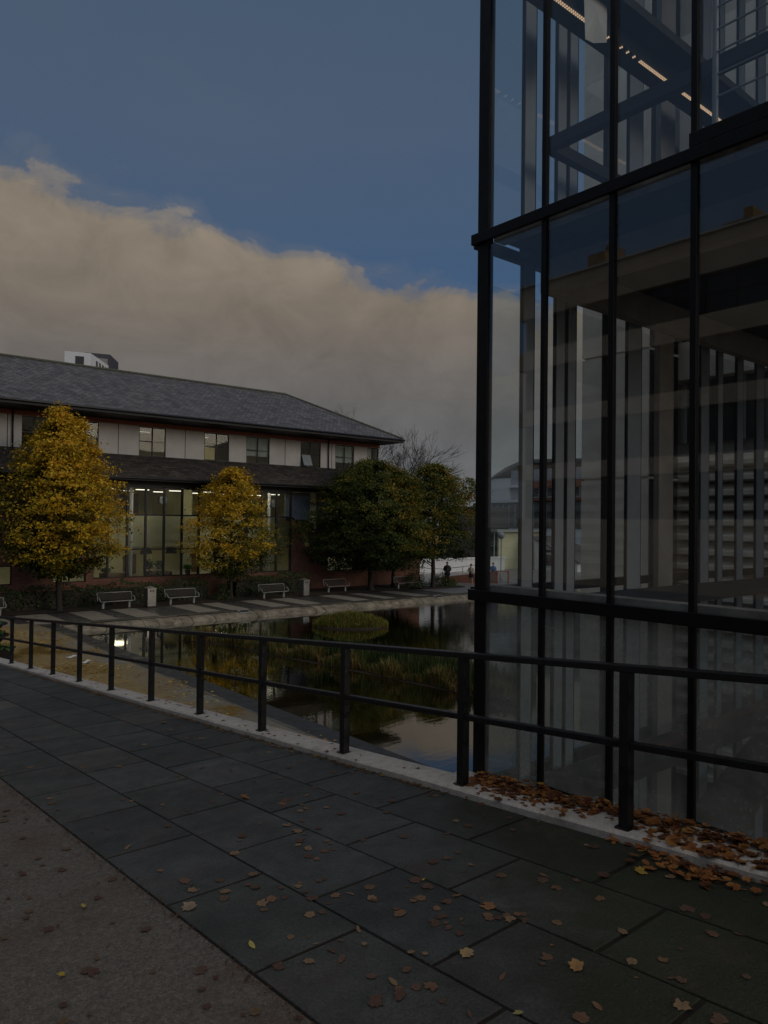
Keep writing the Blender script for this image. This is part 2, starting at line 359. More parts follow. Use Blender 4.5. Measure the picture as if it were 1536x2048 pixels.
# far bank: chamfered coping stones dipping into the water
g=MB(); x=10.2; k=0
while x<61:
    L=rnd.choice([.55,.62,.7,1.2]); j=rnd.uniform(-.03,.03)
    xa,xb=x,x+L-.03
    z0=.0+rnd.uniform(-.012,.012)
    g.add([(xa,35.1,z0+.01),(xb,35.1,z0+.01),(xb+.04,34.62+j,-.10),(xa+.04,34.62+j,-.10),(xb+.06,34.1+j,-.42),(xa+.06,34.1+j,-.42),(xa,35.1,-.5),(xb,35.1,-.5)],[(0,1,2,3),(3,2,4,5),(0,3,5,6),(1,7,4,2),(0,6,7,1)])
    x+=L
g.poly([(10,35.15,-.13),(61.5,35.15,-.13),(61.5,34.0,-.55),(10,34.0,-.55)])
struct(g.build('pond_coping',M['coping']))
g=MB(); g.poly([(9.4,34.9,.006),(62,35.0,.006),(62,35.6,.006),(9.4,35.6,.006)]); struct(g.build('coping_border',mat('dark_border_stone',(.075,.07,.058),(.05,.046,.038),.55,4,.2,40)))
# paved stripes
g=MB()
for a,b in ((5.2,6.5),(7.4,8.6),(9.2,10.7),(11.75,13.0),(13.85,15.1),(17.1,18.4),(19.0,20.1),(21.5,22.75),(23.6,24.9),(27.2,28.5),(29.6,30.6),(32.2,33.5),(35.6,37)):
    n=6
    for i in range(n):
        y0=35.6+(39.35-35.6)*i/n; y1=35.6+(39.35-35.6)*(i+1)/n-.012
        g.poly([(a,y0,.008),(b,y0,.008),(b,y1,.008),(a,y1,.008)])
struct(g.build('pavement_stripes',M['stone_light']))
g=MB(); g.poly([(36.0,35.6,.012),(62,35.6,.012),(62,60,.012),(39.9,60,.012),(39.9,41.9,.012),(36.0,39.6,.012)]); struct(g.build('pavement',mat('wet_grey_paving',(.20,.20,.20),(.13,.13,.13),.28,2.2,.3,25,rough2=.5)))
g=MB(); g.poly([(-30,39.5,.02),(35.5,39.5,.02),(35.5,43.6,.02),(-30,43.6,.02)]); struct(g.build('soil_bed',M['soil']))
# ramp: asphalt on the left, flagstones, both falling away to the north
g=MB()
ys=[-30,-1,9,18,27,35.8]
for a,b in zip(ys,ys[1:]):
    g.poly([(-14,a,rampz(a)-.004),(1.62,a,rampz(a)-.004),(1.62,b,rampz(b)-.004),(-14,b,rampz(b)-.004)])
    for i in range(8):
        pass
struct(g.build('asphalt_path',M['asphalt']))
g=MB()
for a,b in zip(ys,ys[1:]): g.poly([(1.60,a,rampz(a)-.009),(4.0,a,rampz(a)-.009),(4.0,b,rampz(b)-.009),(1.60,b,rampz(b)-.009)])
struct(g.build('path_bedding',mat('joint_dirt',(.012,.011,.008),(.02,.016,.01),.95,20)))
g=MB(); tint=[]
xs=[1.625,2.212,2.80,3.388,3.985]
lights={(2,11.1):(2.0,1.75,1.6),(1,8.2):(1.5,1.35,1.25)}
for k in range(4):
    y=-6.0+ (0.0 if k%2==0 else .45)+.02
    # joints measured on the first strip at y=2.81, on the second at 2.30
    y=2.81-.91*12 if k%2==0 else 2.32-.91*12
    while y<35.5:
        x0,x1=xs[k]+.008,xs[k+1]-.008; y0,y1=y+.014,y+.91-.014
        if y0>35: break
        dz=[rnd.uniform(-.002,.002) for _ in range(4)]
        P=[(x0,y0),(x1,y0),(x1,y1),(x0,y1)]
        e=.002
        top=[(px+(e if i in(0,3) else -e),py+(e if i<2 else -e),rampz(py)+dz[i]) for i,(px,py) in enumerate(P)]
        mid=[(px,py,rampz(py)+dz[i]-.004) for i,(px,py) in enumerate(P)]
        bot=[(px,py,rampz(py)-.065) for i,(px,py) in enumerate(P)]
        g.add(top+mid+bot,[(0,1,2,3)]+[(i+4,(i+1)%4+4,(i+1)%4,i) for i in range(4)]+[(i+8,(i+1)%4+8,(i+1)%4+4,i+4) for i in range(4)])
        t=rnd.uniform(.78,1.2); tt=(t*rnd.uniform(.97,1.04),t,t*rnd.uniform(.96,1.05))
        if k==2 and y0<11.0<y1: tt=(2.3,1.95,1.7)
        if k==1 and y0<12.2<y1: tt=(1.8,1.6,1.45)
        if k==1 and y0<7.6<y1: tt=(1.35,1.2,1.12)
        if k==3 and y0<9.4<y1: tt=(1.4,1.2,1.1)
        tint+= [tt]*12; y+=.91
o=g.build('flagstone_path',M['flags'])
ca=o.data.color_attributes.new('Tint','FLOAT_COLOR','POINT')
ca.data.foreach_set('color',np.array([(a,b,c,1) for a,b,c in tint],dtype=np.float32).ravel()); struct(o)
# kerb stones with rounded arrises and a retaining wall below
g=MB(); y=-6.0
while y<35.5:
    L=1.83; y1=y+L-.004
    n=8
    rows=[]
    for i in range(n+1):
        yy=y+(y1-y)*i/n; z=kz(yy); w1=.006*math.sin(yy*3.1)+rnd.uniform(-.004,.004)
        rows.append([(3.995+w1,yy,z-.10),(3.992+w1,yy,z-.014),(4.010+w1,yy,z),(4.15,yy,z+.003),(4.275,yy,z),(4.29,yy,z-.012),(4.29,yy,z-.12)])
    vs=[p for r in rows for p in r]; m=7
    g.add(vs,[(i*m+j,i*m+j+1,(i+1)*m+j+1,(i+1)*m+j) for i in range(n) for j in range(m-1)]+[tuple(range(m)),tuple(n*m+j for j in range(m))][:2]); y+=L
struct(g.build('kerb',M['kerb'],smooth=False))
g=MB(); g.prism([(4.02,-6,-.02),(4.02,36.2,-.02),(4.02,35.4,rampz(35.4)-.06),(4.02,-1,rampz(-1)-.06),(4.02,-6,rampz(-1)-.06)],(.24,0,0))
struct(g.build('retaining_wall',M['concrete_dk']))
# short wider kerb ledge in front of the tower
g=MB()
for i in range(6):
    a=4.26-1.2*i; b=a-1.19
    g.add([(4.292,a,kz(a)-.004),(4.41,a,kz(a)-.004),(4.41,b,kz(b)-.004),(4.292,b,kz(b)-.004),(4.292,a,kz(a)-.2),(4.41,a,kz(a)-.2),(4.41,b,kz(b)-.2),(4.292,b,kz(b)-.2)],[(0,1,2,3),(0,4,5,1),(1,5,6,2),(3,2,6,7)])
struct(g.build('kerb_ledge',M['kerb']))
# ------------------------------------------------------------------ railing
ra=empty('railing',(4.1,0,kz(0)),0,'black painted two-rail steel railing standing on the pale kerb','railing')
post_y=[19.2,17.64,16.1,14.58,13.05,11.52,9.96,8.45,6.96,5.48,3.97,2.57,1.07,-.43,-1.93]
for y in post_y:
    b=MB(); b.box(4.066,4.134,y-.034,y+.034,kz(y)-.02,kz(y)+.965); b.box(4.045,4.155,y-.05,y+.05,kz(y),kz(y)+.010)
    local(b.build('post',M['rail_paint'],ra,bevel=.004),ra)
for nm,h,t,wd in (('top_rail',.985,.045,.075),('middle_rail',.515,.045,.05)):
    b=MB()
    b.bar((4.1,24,kz(24)+h),(4.1,-.99,kz(-.99)+h),wd,t); b.bar((4.1,-1.0,kz(-1)+h),(4.1,-6,kz(-1)+h),wd,t)
    local(b.build(nm,M['rail_paint'],ra,bevel=.006),ra)
# ------------------------------------------------------------------ leaves helpers
def leafcloud(name,P,Nn,size,C,m,parent=None,asp=.6):
    """P (n,3) centres, Nn (n,3) normals, size (n,), C (n,3) colours -> one mesh of small pointed faces"""
    n=len(P); Nn=Nn/np.linalg.norm(Nn,axis=1,keepdims=True)
    a=nr.normal(size=(n,3)); U=np.cross(Nn,a); U/=np.linalg.norm(U,axis=1,keepdims=True); W=np.cross(Nn,U)
    s=size[:,None]
    v=np.stack([P-U*s*.5,P-W*s*.5*asp+Nn*s*.08,P+U*s*.5,P+W*s*.5*asp+Nn*s*.08],1).reshape(-1,3)
    me=bpy.data.meshes.new(name)
    me.vertices.add(4*n); me.vertices.foreach_set('co',v.astype(np.float32).ravel())
    me.loops.add(4*n); me.loops.foreach_set('vertex_index',np.arange(4*n,dtype=np.int32))
    me.polygons.add(n); me.polygons.foreach_set('loop_start',np.arange(0,4*n,4,dtype=np.int32)); me.polygons.foreach_set('loop_total',np.full(n,4,dtype=np.int32))
    me.update(); me.validate()
    ca=me.color_attributes.new('Col','FLOAT_COLOR','POINT')
    cc=np.repeat(np.concatenate([C,np.ones((n,1))],1),4,axis=0).astype(np.float32); ca.data.foreach_set('color',cc.ravel())
    me.materials.append(m); o=bpy.data.objects.new(name,me); col.objects.link(o)
    if parent: o.parent=parent
    return o
def prof(t,tab):
    return np.interp(t,[a for a,b in tab],[b for a,b in tab])
def tree(loc,tab,z0,z1,nclump,per,leaf,palette,label,group=None,lobes=(),trunk_r=.14,bias=.62,seed=1,rs=1.05,lean=(0,0),green_side=None):
    root=empty('tree',loc,0,label,'tree',group)
    r_=np.random.default_rng(seed)
    H=z1-z0
    P=[];Nn=[];S=[];C=[]
    cents=[]
    pal=np.array(palette)
    for k in range(nclump):
        t=r_.random()**.9
        ang=r_.uniform(0,2*math.pi)
        rr=rs*prof(t,tab)*(1+.16*math.sin(ang*3+seed+t*5)+.14*math.sin(ang*7-t*11+seed)+.06*r_.normal())
        f=1-.75*r_.random()**2.0
        c=np.array([math.cos(ang)*rr*f+lean[0]*t,math.sin(ang)*rr*f+lean[1]*t,z0+H*t])
        cents.append((c,f,ang,t,rr))
    for (lx,ly,lz,lr,lh,ln) in lobes:
        for k in range(ln):
            v=r_.normal(size=3); v/=np.linalg.norm(v); cents.append((np.array([lx+v[0]*lr*r_.random()**.4,ly+v[1]*lr*r_.random()**.4,lz+v[2]*lh*r_.random()**.4]),.9,math.atan2(v[1],v[0]),.95,lr))
    for k in range(int(nclump*.05)):
        ang=r_.uniform(0,6.28); t=r_.uniform(.25,.98); rr=prof(t,tab)*r_.uniform(1.02,1.22); cents.append((np.array([math.cos(ang)*rr,math.sin(ang)*rr,z0+H*t+r_.uniform(0,.35)]),1.0,ang,t,rr))
    for c,f,ang,t,rr in cents:
        if f>.4 and math.sin(c[0]*1.9+seed)*math.sin(c[1]*2.1+seed*2)*math.sin(c[2]*2.9+seed)>.30: continue
        n=max(4,int(per*r_.uniform(.5,1.4)))
        sp=r_.uniform(.14,.30)
        out=np.array([math.cos(ang),math.sin(ang),.35])
        # sprays reach outwards and droop a little at the tips
        L=r_.uniform(.15,.55)*(1 if t<.9 else .6); tt=r_.uniform(-.3,1,n)[:,None]
        p=c+out*tt*L-np.array([0,0,.16])*(tt**2)+r_.normal(size=(n,3))*np.array([sp,sp,sp*.42])
        nn=r_.normal(size=(n,3))*.55+np.array([math.cos(ang)*.55,math.sin(ang)*.55,.75])
        P.append(p);Nn.append(nn);S.append(leaf*r_.uniform(.6,1.35,n))
        # clump colour: choose along palette by position and chance
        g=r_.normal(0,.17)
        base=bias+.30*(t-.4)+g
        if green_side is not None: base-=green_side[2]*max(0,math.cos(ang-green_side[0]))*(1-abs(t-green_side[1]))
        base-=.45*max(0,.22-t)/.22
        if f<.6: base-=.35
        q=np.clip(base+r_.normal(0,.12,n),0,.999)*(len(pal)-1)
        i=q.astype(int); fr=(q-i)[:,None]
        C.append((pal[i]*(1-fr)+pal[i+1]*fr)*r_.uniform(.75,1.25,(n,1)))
    o=leafcloud('crown',np.concatenate(P),np.concatenate(Nn),np.concatenate(S),np.clip(np.concatenate(C),0,1),M['leaf'],root)
    b=MB(); pts=[Vector((0,0,-.05))]
    k=7
    for i in range(1,k+1):
        t=i/k; pts.append(Vector((lean[0]*t*.8+.06*math.sin(i*2+seed),lean[1]*t*.8+.06*math.cos(i*1.7+seed),(z1-.6)*t)))
    for i,(a,c) in enumerate(zip(pts,pts[1:])): b.tube(a,c,trunk_r*(1-.82*i/k)+.01,trunk_r*(1-.82*(i+1)/k)+.01,8,cap=False)
    b.tube((0,0,-.05),(0,0,.25),trunk_r*1.5,trunk_r*1.02,8)
    rr=random.Random(seed)
    for i in range(26):
        t=rr.uniform(.18,.9); z=(z1-.6)*t; a=rr.uniform(0,6.28)
        tc_=max(0,(z-z0)/H); L=max(.4,float(prof(tc_,tab))*.85)
        base=pts[int(t*k)].lerp(pts[min(k,int(t*k)+1)],t*k-int(t*k))
        m1=base+Vector((math.cos(a)*L*.5,math.sin(a)*L*.5,L*.35)); e=base+Vector((math.cos(a+.2)*L,math.sin(a+.2)*L,L*.5))
        b.tube(base,m1,.045*(1.1-t),.03*(1.1-t),5,False); b.tube(m1,e,.03*(1.1-t),.008,5,False)
    b.build('trunk',M['bark'],root,smooth=True)
    return root
YEL=[(.030,.045,.008),(.08,.09,.010),(.26,.20,.014),(.54,.36,.022),(.66,.41,.026),(.62,.33,.02)]
MIX=[(.016,.030,.006),(.030,.052,.009),(.05,.075,.010),(.09,.10,.012),(.22,.165,.018),(.40,.23,.025)]
OLV=[(.016,.030,.006),(.035,.05,.008),(.08,.085,.010),(.17,.13,.013),(.32,.19,.018),(.42,.21,.020)]
tree((11.6,40.3,0),[(0,.7),(.08,2.0),(.2,2.85),(.35,3.1),(.52,2.75),(.68,2.1),(.82,1.4),(.93,.9),(1,.3)],1.8,9.9,2100,30,.15,YEL,
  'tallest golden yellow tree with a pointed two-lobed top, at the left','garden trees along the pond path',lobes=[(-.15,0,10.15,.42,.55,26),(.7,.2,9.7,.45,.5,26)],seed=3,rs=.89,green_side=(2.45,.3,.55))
tree((21.8,40.9,0),[(0,.6),(.1,1.9),(.25,2.75),(.42,2.55),(.6,2.0),(.78,1.35),(.92,.7),(1,.25)],1.3,7.9,1150,28,.14,YEL,
  'smaller golden yellow tree with upward wispy sprays, in front of the tall lit glazing','garden trees along the pond path',seed=9,rs=.9,trunk_r=.11,green_side=(-.3,.1,.5))
tree((32.5,40.6,0),[(0,2.3),(.1,3.7),(.3,4.25),(.5,4.0),(.7,3.2),(.86,2.1),(.95,1.2),(1,.5)],1.5,9.0,2700,30,.15,MIX,
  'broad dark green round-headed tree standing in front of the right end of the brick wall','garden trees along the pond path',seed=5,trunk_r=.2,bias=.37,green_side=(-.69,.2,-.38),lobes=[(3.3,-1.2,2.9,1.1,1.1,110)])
tree((35.9,42.2,0),[(0,1.3),(.2,2.4),(.45,2.6),(.7,1.9),(.9,1.0),(1,.3)],2.0,8.3,1000,28,.15,OLV,
  'amber tinged green tree squeezed between two dark green trees at the brick corner','garden trees along the pond path',seed=12,trunk_r=.13,bias=.52)
tree((37.4,39.4,0),[(0,1.6),(.15,2.5),(.4,2.85),(.6,2.5),(.8,1.6),(.93,.9),(1,.3)],2.2,9.0,1500,28,.15,MIX,
  'dark green tree nearest the black tower post, shrubs round its trunk','garden trees along the pond path',seed=21,trunk_r=.17,bias=.39,green_side=(-.69,.6,-.3),lobes=[(2.4,-1.6,7.2,1.3,.9,70)])
def bare_tree(loc,h,label,seed,spread=.5,depth=6,r0=.16):
    root=empty('bare_tree',loc,0,label,'tree'); b=MB(); rr=random.Random(seed)
    tr=MB()
    def grow(p,dv,L,r,dp,mb):
        e=p+dv*L
        mid=p.lerp(e,.5)+Vector((rr.uniform(-1,1),rr.uniform(-1,1),0))*L*.05
        nn=5 if dp>2 else 3
        mb.tube(p,mid,r,r*.85,nn,False); mb.tube(mid,e,r*.85,r*.68,nn,False)
        if dp==0: return
        for i in range(3 if dp>1 else 3):
            ax=Vector((rr.uniform(-1,1),rr.uniform(-1,1),rr.uniform(-.3,.5))).normalized()
            nd=(dv+ax*spread*rr.uniform(.7,1.3)).normalized(); nd.z=max(nd.z,.12); nd.normalize()
            grow(e.lerp(p,rr.uniform(0,.35)),nd,L*rr.uniform(.62,.82),max(r*.58,.012),dp-1,b)
    grow(Vector((0,0,0)),Vector((0,0,1)),h*.30,r0,depth,tr)
    tr.build('trunk',M['bark'],root); b.build('crown',M['bark'],root); return root
bare_tree((49.6,57.6,0),17.0,'bare leafless tree behind the right end of the long building',4,.62,6,.2)
bare_tree((49.4,69.4,0),19.5,'bare treetop twigs just showing above the slate hip',8,.5,6,.2)
# ------------------------------------------------------------------ hedges and shrubs
def hedge(x0,x1,y0,y1,h,label,n,name='hedge',pal=((.012,.026,.008),(.03,.055,.015),(.06,.085,.025)),lump=.12):
    root=empty(name,((x0+x1)/2,(y0+y1)/2,0),0,label,'hedge' if name=='hedge' else 'shrub')
    P=np.stack([nr.uniform(x0,x1,n),nr.uniform(y0,y1,n),nr.uniform(0.02,h,n)],1)
    side=nr.integers(0,3,n)
    top=h+lump*np.sin(P[:,0]*1.7)+lump*.8*np.sin(P[:,0]*4.1+1)
    P[:,2]=np.where(side==0,top+nr.normal(0,.06,n),P[:,2]*top/h); P[:,1]=np.where(side>=1,y0+np.abs(nr.normal(0,.12,n))+.05*np.sin(P[:,0]*5),P[:,1])
    Nn=nr.normal(size=(n,3))*.6+np.array([0,-.6,.6])
    pal=np.array(pal); q=nr.random(n)*(len(pal)-1.001); i=q.astype(int); f=(q-i)[:,None]
    C=pal[i]*(1-f)+pal[i+1]*f
    P-=np.array(root.location)
    leafcloud('foliage',P,Nn,nr.uniform(.08,.17,n),C,M['hedge'],root,.55)
    b=MB(); b.box(x0+.1-root.location.x,x1-.1-root.location.x,y0+.15-root.location.y,y1-.1-root.location.y,0,h-.22)  # solid dark box filling the inside of the leaves
    b.build('dark_core',M['bark'],root); return root
hedge(-6,20.6,41.3,42.9,1.05,'long glossy dark green hedge behind the benches under the tallest yellow tree',9000)
hedge(22.4,28.0,41.3,42.9,1.15,'shorter dark green hedge between the smaller yellow tree and the second metal bin',2600)
def shrub(x,y,r,h,label,n=900,pal=((.015,.03,.006),(.035,.06,.012),(.07,.09,.02))):
    root=empty('shrub',(x,y,0),0,label,'shrub')
    v=nr.normal(size=(n,3)); v/=np.linalg.norm(v,axis=1,keepdims=True); v[:,2]=np.abs(v[:,2])
    rr=nr.uniform(.7,1.05,n)[:,None]*(1+.15*np.sin(v[:,:1]*6)+.1*np.sin(v[:,1:2]*9))
    P=v*rr*np.array([r,r,h]); pal=np.array(pal); q=nr.random(n)*(len(pal)-1.001); i=q.astype(int); f=(q-i)[:,None]
    leafcloud('foliage',P,v+nr.normal(size=(n,3))*.5,nr.uniform(.07,.15,n),pal[i]*(1-f)+pal[i+1]*f,M['hedge'],root,.5)
    b=MB()
    for k in range(7):
        a=k*.9; b.tube((0,0,0),(math.cos(a)*r*.6,math.sin(a)*r*.6,h*.75),.02,.008,5)
    b.build('stem',M['bark'],root); return root
shrub(36.4,40.3,.95,1.35,'taller shrub left of the bare trunk by the brick corner',1400)
shrub(38.6,39.9,.85,1.0,'mid green shrub right of the bare trunk',1200)
shrub(39.3,39.5,.55,.6,'lowest bright green shrub beside the standing man',600,((.03,.055,.012),(.06,.10,.02),(.09,.13,.03)))
shrub(21.0,40.4,.5,1.1,'small twiggy shrub at the gap by the smaller yellow tree',400)
g=MB(); g.prism([(35.9,38.9,.0),(39.9,38.6,.0),(40.1,39.6,.0),(35.9,40.3,.0)],(0,0,.09)); struct(g.build('planting_bed',M['soil']))

# ------------------------------------------------------------------ long building
XL=-14; XR=40.0; YF=43.7
B=empty('long_building',(12,YF,0),0,'long slate-roofed building with cream upper panels and tall lit glazing','building')
def bp(mb,name,m,parent=None,uv=None,**k):
    o=mb.build(name,m,parent or B,uvfn=uv,**k)
    if parent is None: local(o,B)
    return o
uvx=lambda co,n:(co.x,co.z)
GL0,GL1=14.39,27.90   # tall glazing
SILL,GTOP=1.30,6.74
wb=MB()
wb.box(XL,GL0,YF,YF+.3,0,GTOP+.3) if 0 else None
# brick plinth under glazing; brick walls on both sides with small windows cut out
def wall_with_openings(mb,x0,x1,z0,z1,ops,y0,y1):
    xs_=sorted({x0,x1,*[o[0] for o in ops],*[o[1] for o in ops]})
    for a,b_ in zip(xs_,xs_[1:]):
        hit=[o for o in ops if o[0]<=a+1e-6 and o[1]>=b_-1e-6]
        if hit:
            o=hit[0]
            if o[2]>z0: mb.box(a,b_,y0,y1,z0,o[2])
            if o[3]<z1: mb.box(a,b_,y0,y1,o[3],z1)
        else: mb.box(a,b_,y0,y1,z0,z1)
lowops=[(8.6,10.1,1.15,2.2),(12.2,14.0,1.15,2.2),(31.0,33.4,1.2,2.25),(35.2,37.8,1.2,2.25),(2.5,4.5,1.15,2.2)]
wall_with_openings(wb,XL,GL0,0,3.0,[o for o in lowops if o[0]<GL0],YF,YF+.3)
wb.box(GL0,GL1,YF,YF+.3,0,SILL)
wall_with_openings(wb,GL1,XR,0,3.0,[o for o in lowops if o[0]>GL1],YF,YF+.3)
wb.box(XR-.3,XR,YF+.3,YF+12,0,3.0)
# raking brick shoulder beside the glazing
wb.prism([(GL1,YF,3.0),(29.05,YF,3.0),(28.75,YF,4.05),(GL1,YF,5.0)],(0,.3,0))
wb.box(XL,GL0,YF,YF+.3,3.0,6.9)
bp(wb,'brick_wall',M['brick'],uv=uvx)
# slope roof of the single-storey part right of the glazing and pale upstand panel
rb=MB(); rb.add([(GL1+.02,YF-.12,5.06),(29.0,YF-.12,4.06),(29.35,YF-.12,3.02),(XR+.25,YF-.12,3.02),(XR+.25,YF+1.6,4.6),(29.6,YF+1.6,5.3),(GL1+.02,YF+1.6,5.1)],[(0,1,2,3,4,5,6)])
bp(rb,'lower_slate_slope',M['slate_moss'],uv=lambda co,n:(co.x,co.z*1.3+co.y))
pb=MB(); pb.box(GL1+.05,32.5,YF+.9,YF+1.1,4.9,GTOP+.1); bp(pb,'grey_panel',mat('blue_grey_panel',(.24,.26,.31),(.2,.22,.26),.7,2))
db=MB(); db.box(32.5,36.4,YF+.92,YF+1.12,3.2,7.0); db.box(36.2,36.4,YF+1.1,YF+11,3.0,8.6); bp(db,'side_boards',M['dark_timber'])
# roof rafters: pent roof band of old slates between storeys
YE=42.85
pr=MB(); pr.add([(XL,YE,7.34),(30.3,YE,7.34),(36.9,YE,7.34),(36.7,44.66,8.70),(XL,44.66,8.70),(XL,YE,7.22),(36.9,YE,7.22)],[(0,1,2,3,4),(0,5,6,2,1)])
pr.add([(36.9,YE,7.34),(37.2,56,7.34),(36.7,56,8.7),(36.7,44.66,8.7)],[(0,1,2,3)])
bp(pr,'pent_roof',M['slate_moss'],uv=lambda co,n:(co.x,(co.z)*1.65))
# fascia & soffit below the pent roof, dark recess over the glazing
fb=MB(); fb.box(XL,36.9,YE+.02,YF+1.2,7.13,7.21); fb.box(XL,36.9,YE-.06,YE+.02,7.10,7.30); fb.box(XL,36.4,YF+.02,YF+.28,6.86,7.13)
bp(fb,'fascia',M['dark_timber'])
gb=MB(); gb.tube((XL,YE-.11,7.22),(36.9,YE-.11,7.22),.06); bp(gb,'gutter',M['black_plastic'],smooth=True)
# upper storey
YU=44.7; US,UT=8.70,10.55
win_up=[(-8.6,-6.8),(-3.4,-1.6),(4.9,6.7),(10.7,12.0),(13.15,14.93),(17.38,19.1),(21.72,23.52),(24.82,26.64),(29.2,30.95),(32.28,34.02),(35.32,36.42)]
ub=MB(); wall_with_openings(ub,XL,36.5,US-.4,UT,[(a,b_,US+.03,UT-.02) for a,b_ in win_up],YU,YU+.2); bp(ub,'upper_wall',M['render'])
sb=MB(); sb.box(36.3,36.5,YU+.2,56,8.3,UT); bp(sb,'end_wall',M['render'])
jb=MB()
for x in (9.45,9.97,12.55,16.1,20.4,27.9,31.95): jb.box(x-.018,x+.018,YU-.012,YU,US,UT)
jb.box(XL,36.5,YU-.03,YU-.002,US-.06,US+.03)
bp(jb,'panel_joints',M['black_frame'])
rt=MB(); rt.box(XL,36.52,YU-.04,YU-.001,UT+.005,UT+.26); bp(rt,'red_fascia_board',M['red_timber'])
for x in (10.22,31.6):
    dp=MB(); dp.path([(x,YU-.10,10.95),(x,YU-.10,US+.05),(x,YU-.35,US-.1)],.045,8); dp.path([(x+1.1 if x>20 else x,42.55,11.1),(x+1.1 if x>20 else x,42.75,10.95),(x,YU-.1,10.8)],.04,8); bp(dp,'downpipe',M['black_plastic'],smooth=True)
wi=0
for a,b_ in win_up:
    f=MB(); t=.045; y0,y1=YU+.03,YU+.10; z0,z1=US+.03,UT-.02; mx=(a+b_)/2; mz=z0+(z1-z0)*.5
    f.box(a,b_,y0,y1,z0,z0+t); f.box(a,b_,y0,y1,z1-t,z1); f.box(a,a+t,y0,y1,z0+t,z1-t); f.box(b_-t,b_,y0,y1,z0+t,z1-t)
    f.box(mx-t*.7,mx+t*.7,y0,y1,z0+t,z1-t); f.box(a+t,mx-t*.7,y0,y1,mz-.03,mz+.03); f.box(mx+t*.7,b_-t,y0,y1,mz-.01,mz+.01)
    wo=bp(f,'window',M['black_frame'])
    p=MB(); p.box(a+t,b_-t,y0+.03,y0+.04,z0+t,z1-t); p.build('pane',M['glass_b'],wo)
    if wi%2==0 and a>15 or a in (21.72,35.32):
        q=MB(); cx=(a+mx)/2; q.box(a+t+.02,mx-.05,y0+.12,y0+.14,z0+t,mz-.03 if a!=35.32 else z1); q.build('blind',mat('warm_blind',(.60,.50,.26) if a==21.72 else (.42,.42,.38),None,.8,2),wo)
    if a in(24.82,32.28,4.9,13.15): 
        q=MB(); q.box(a+t,b_-t,y0+.15,y0+.16,z0+.5,z1); q.build('blind',mat('grey_blind',(.30,.34,.33),None,.8,2),wo)
    if a==29.2:
        q=MB(); q.add([(a+.08,y0-.05,mz-.05),(mx-.05,y0-.05,mz-.05),(mx-.05,y0-.38,z0+.08),(a+.08,y0-.38,z0+.08)],[(0,1,2,3)]); q.build('open_casement',M['grey_frame'],wo)
    wi+=1
# main hipped slate roof
ey=42.45; ez=11.12; rz_=14.85; ry=50.3
mr=MB(); 
mr.add([(XL-4,ey,ez),(36.95,ey,ez),(31.4,ry,rz_),(XL-4,ry,rz_)],[(0,1,2,3)])
mr.add([(36.95,ey,ez),(36.95,58.1,ez),(31.4,ry,rz_)],[(0,1,2)])
mr.add([(36.95,58.1,ez),(XL-4,58.1,ez),(XL-4,ry,rz_),(31.4,ry,rz_)],[(0,1,2,3)])
bp(mr,'main_roof',M['slate'],uv=lambda co,n:((co.x,co.z*2.3) if abs(n.y)>abs(n.x) else (co.y,co.z*2.3)))
rd=MB(); rd.tube((XL-4,ry,rz_+.02),(31.4,ry,rz_+.02),.11,n=6); rd.tube((31.4,ry,rz_+.02),(36.95,ey,ez+.03),.09,n=6); bp(rd,'ridge_tiles',mat('mossy_ridge',(.10,.10,.07),(.06,.06,.05),.9,6))
ef=MB(); ef.box(XL-4,36.9,ey-.02,YU-.05,10.86,10.94); ef.box(XL-4,36.98,ey-.07,ey-.01,10.84,11.10); ef.box(36.92,37.0,ey-.01,58,10.84,11.10); ef.box(36.55,36.9,YU,58,10.86,10.94); ef.box(XL,36.5,YU+.001,YU+.2,UT+.02,10.86)
bp(ef,'eaves_boards',M['dark_timber'])
gt=MB(); gt.tube((XL-4,ey-.13,11.03),(37.0,ey-.13,11.03),.065); bp(gt,'eaves_gutter',M['black_plastic'],smooth=True)
# tall glazing: frame, panes
mull=[14.39,15.25,16.40,17.52,18.68,19.85,21.0,22.15,23.3,24.45,25.6,26.72,27.86]
trs=[SILL+.02,2.98,5.06,GTOP]
fr=MB()
for x in mull: fr.box(x-.06,x+.06,YF+.05,YF+.20,SILL,GTOP)
for z in trs:
    for a,b_ in zip(mull,mull[1:]): fr.box(a+.06,b_-.06,YF+.07,YF+.18,z-.045,z+.045)
fr.box(GL0,GL1,YF+.0,YF+.24,GTOP+.045,GTOP+.12)
cw=bp(fr,'curtain_wall_frame',M['black_frame'])
for a,b_ in zip(mull,mull[1:]):
    for z0,z1 in zip(trs,trs[1:]):
        p=MB(); p.box(a+.06,b_-.06,YF+.115,YF+.125,z0+.045,z1-.045); p.build('glass_pane',M['glass_b'],cw)
for (a,b_,z0,z1) in lowops:
    f=MB(); t=.06
    f.box(a,b_,YF+.1,YF+.18,z0,z0+t); f.box(a,b_,YF+.1,YF+.18,z1-t,z1); f.box(a,a+t,YF+.1,YF+.18,z0+t,z1-t); f.box(b_-t,b_,YF+.1,YF+.18,z0+t,z1-t); f.box((a+b_)/2-t/2,(a+b_)/2+t/2,YF+.1,YF+.18,z0+t,z1-t)
    wo=bp(f,'window',M['black_frame']); p=MB(); p.box(a+t,b_-t,YF+.13,YF+.14,z0+t,z1-t); p.build('pane',M['glass_b'],wo)
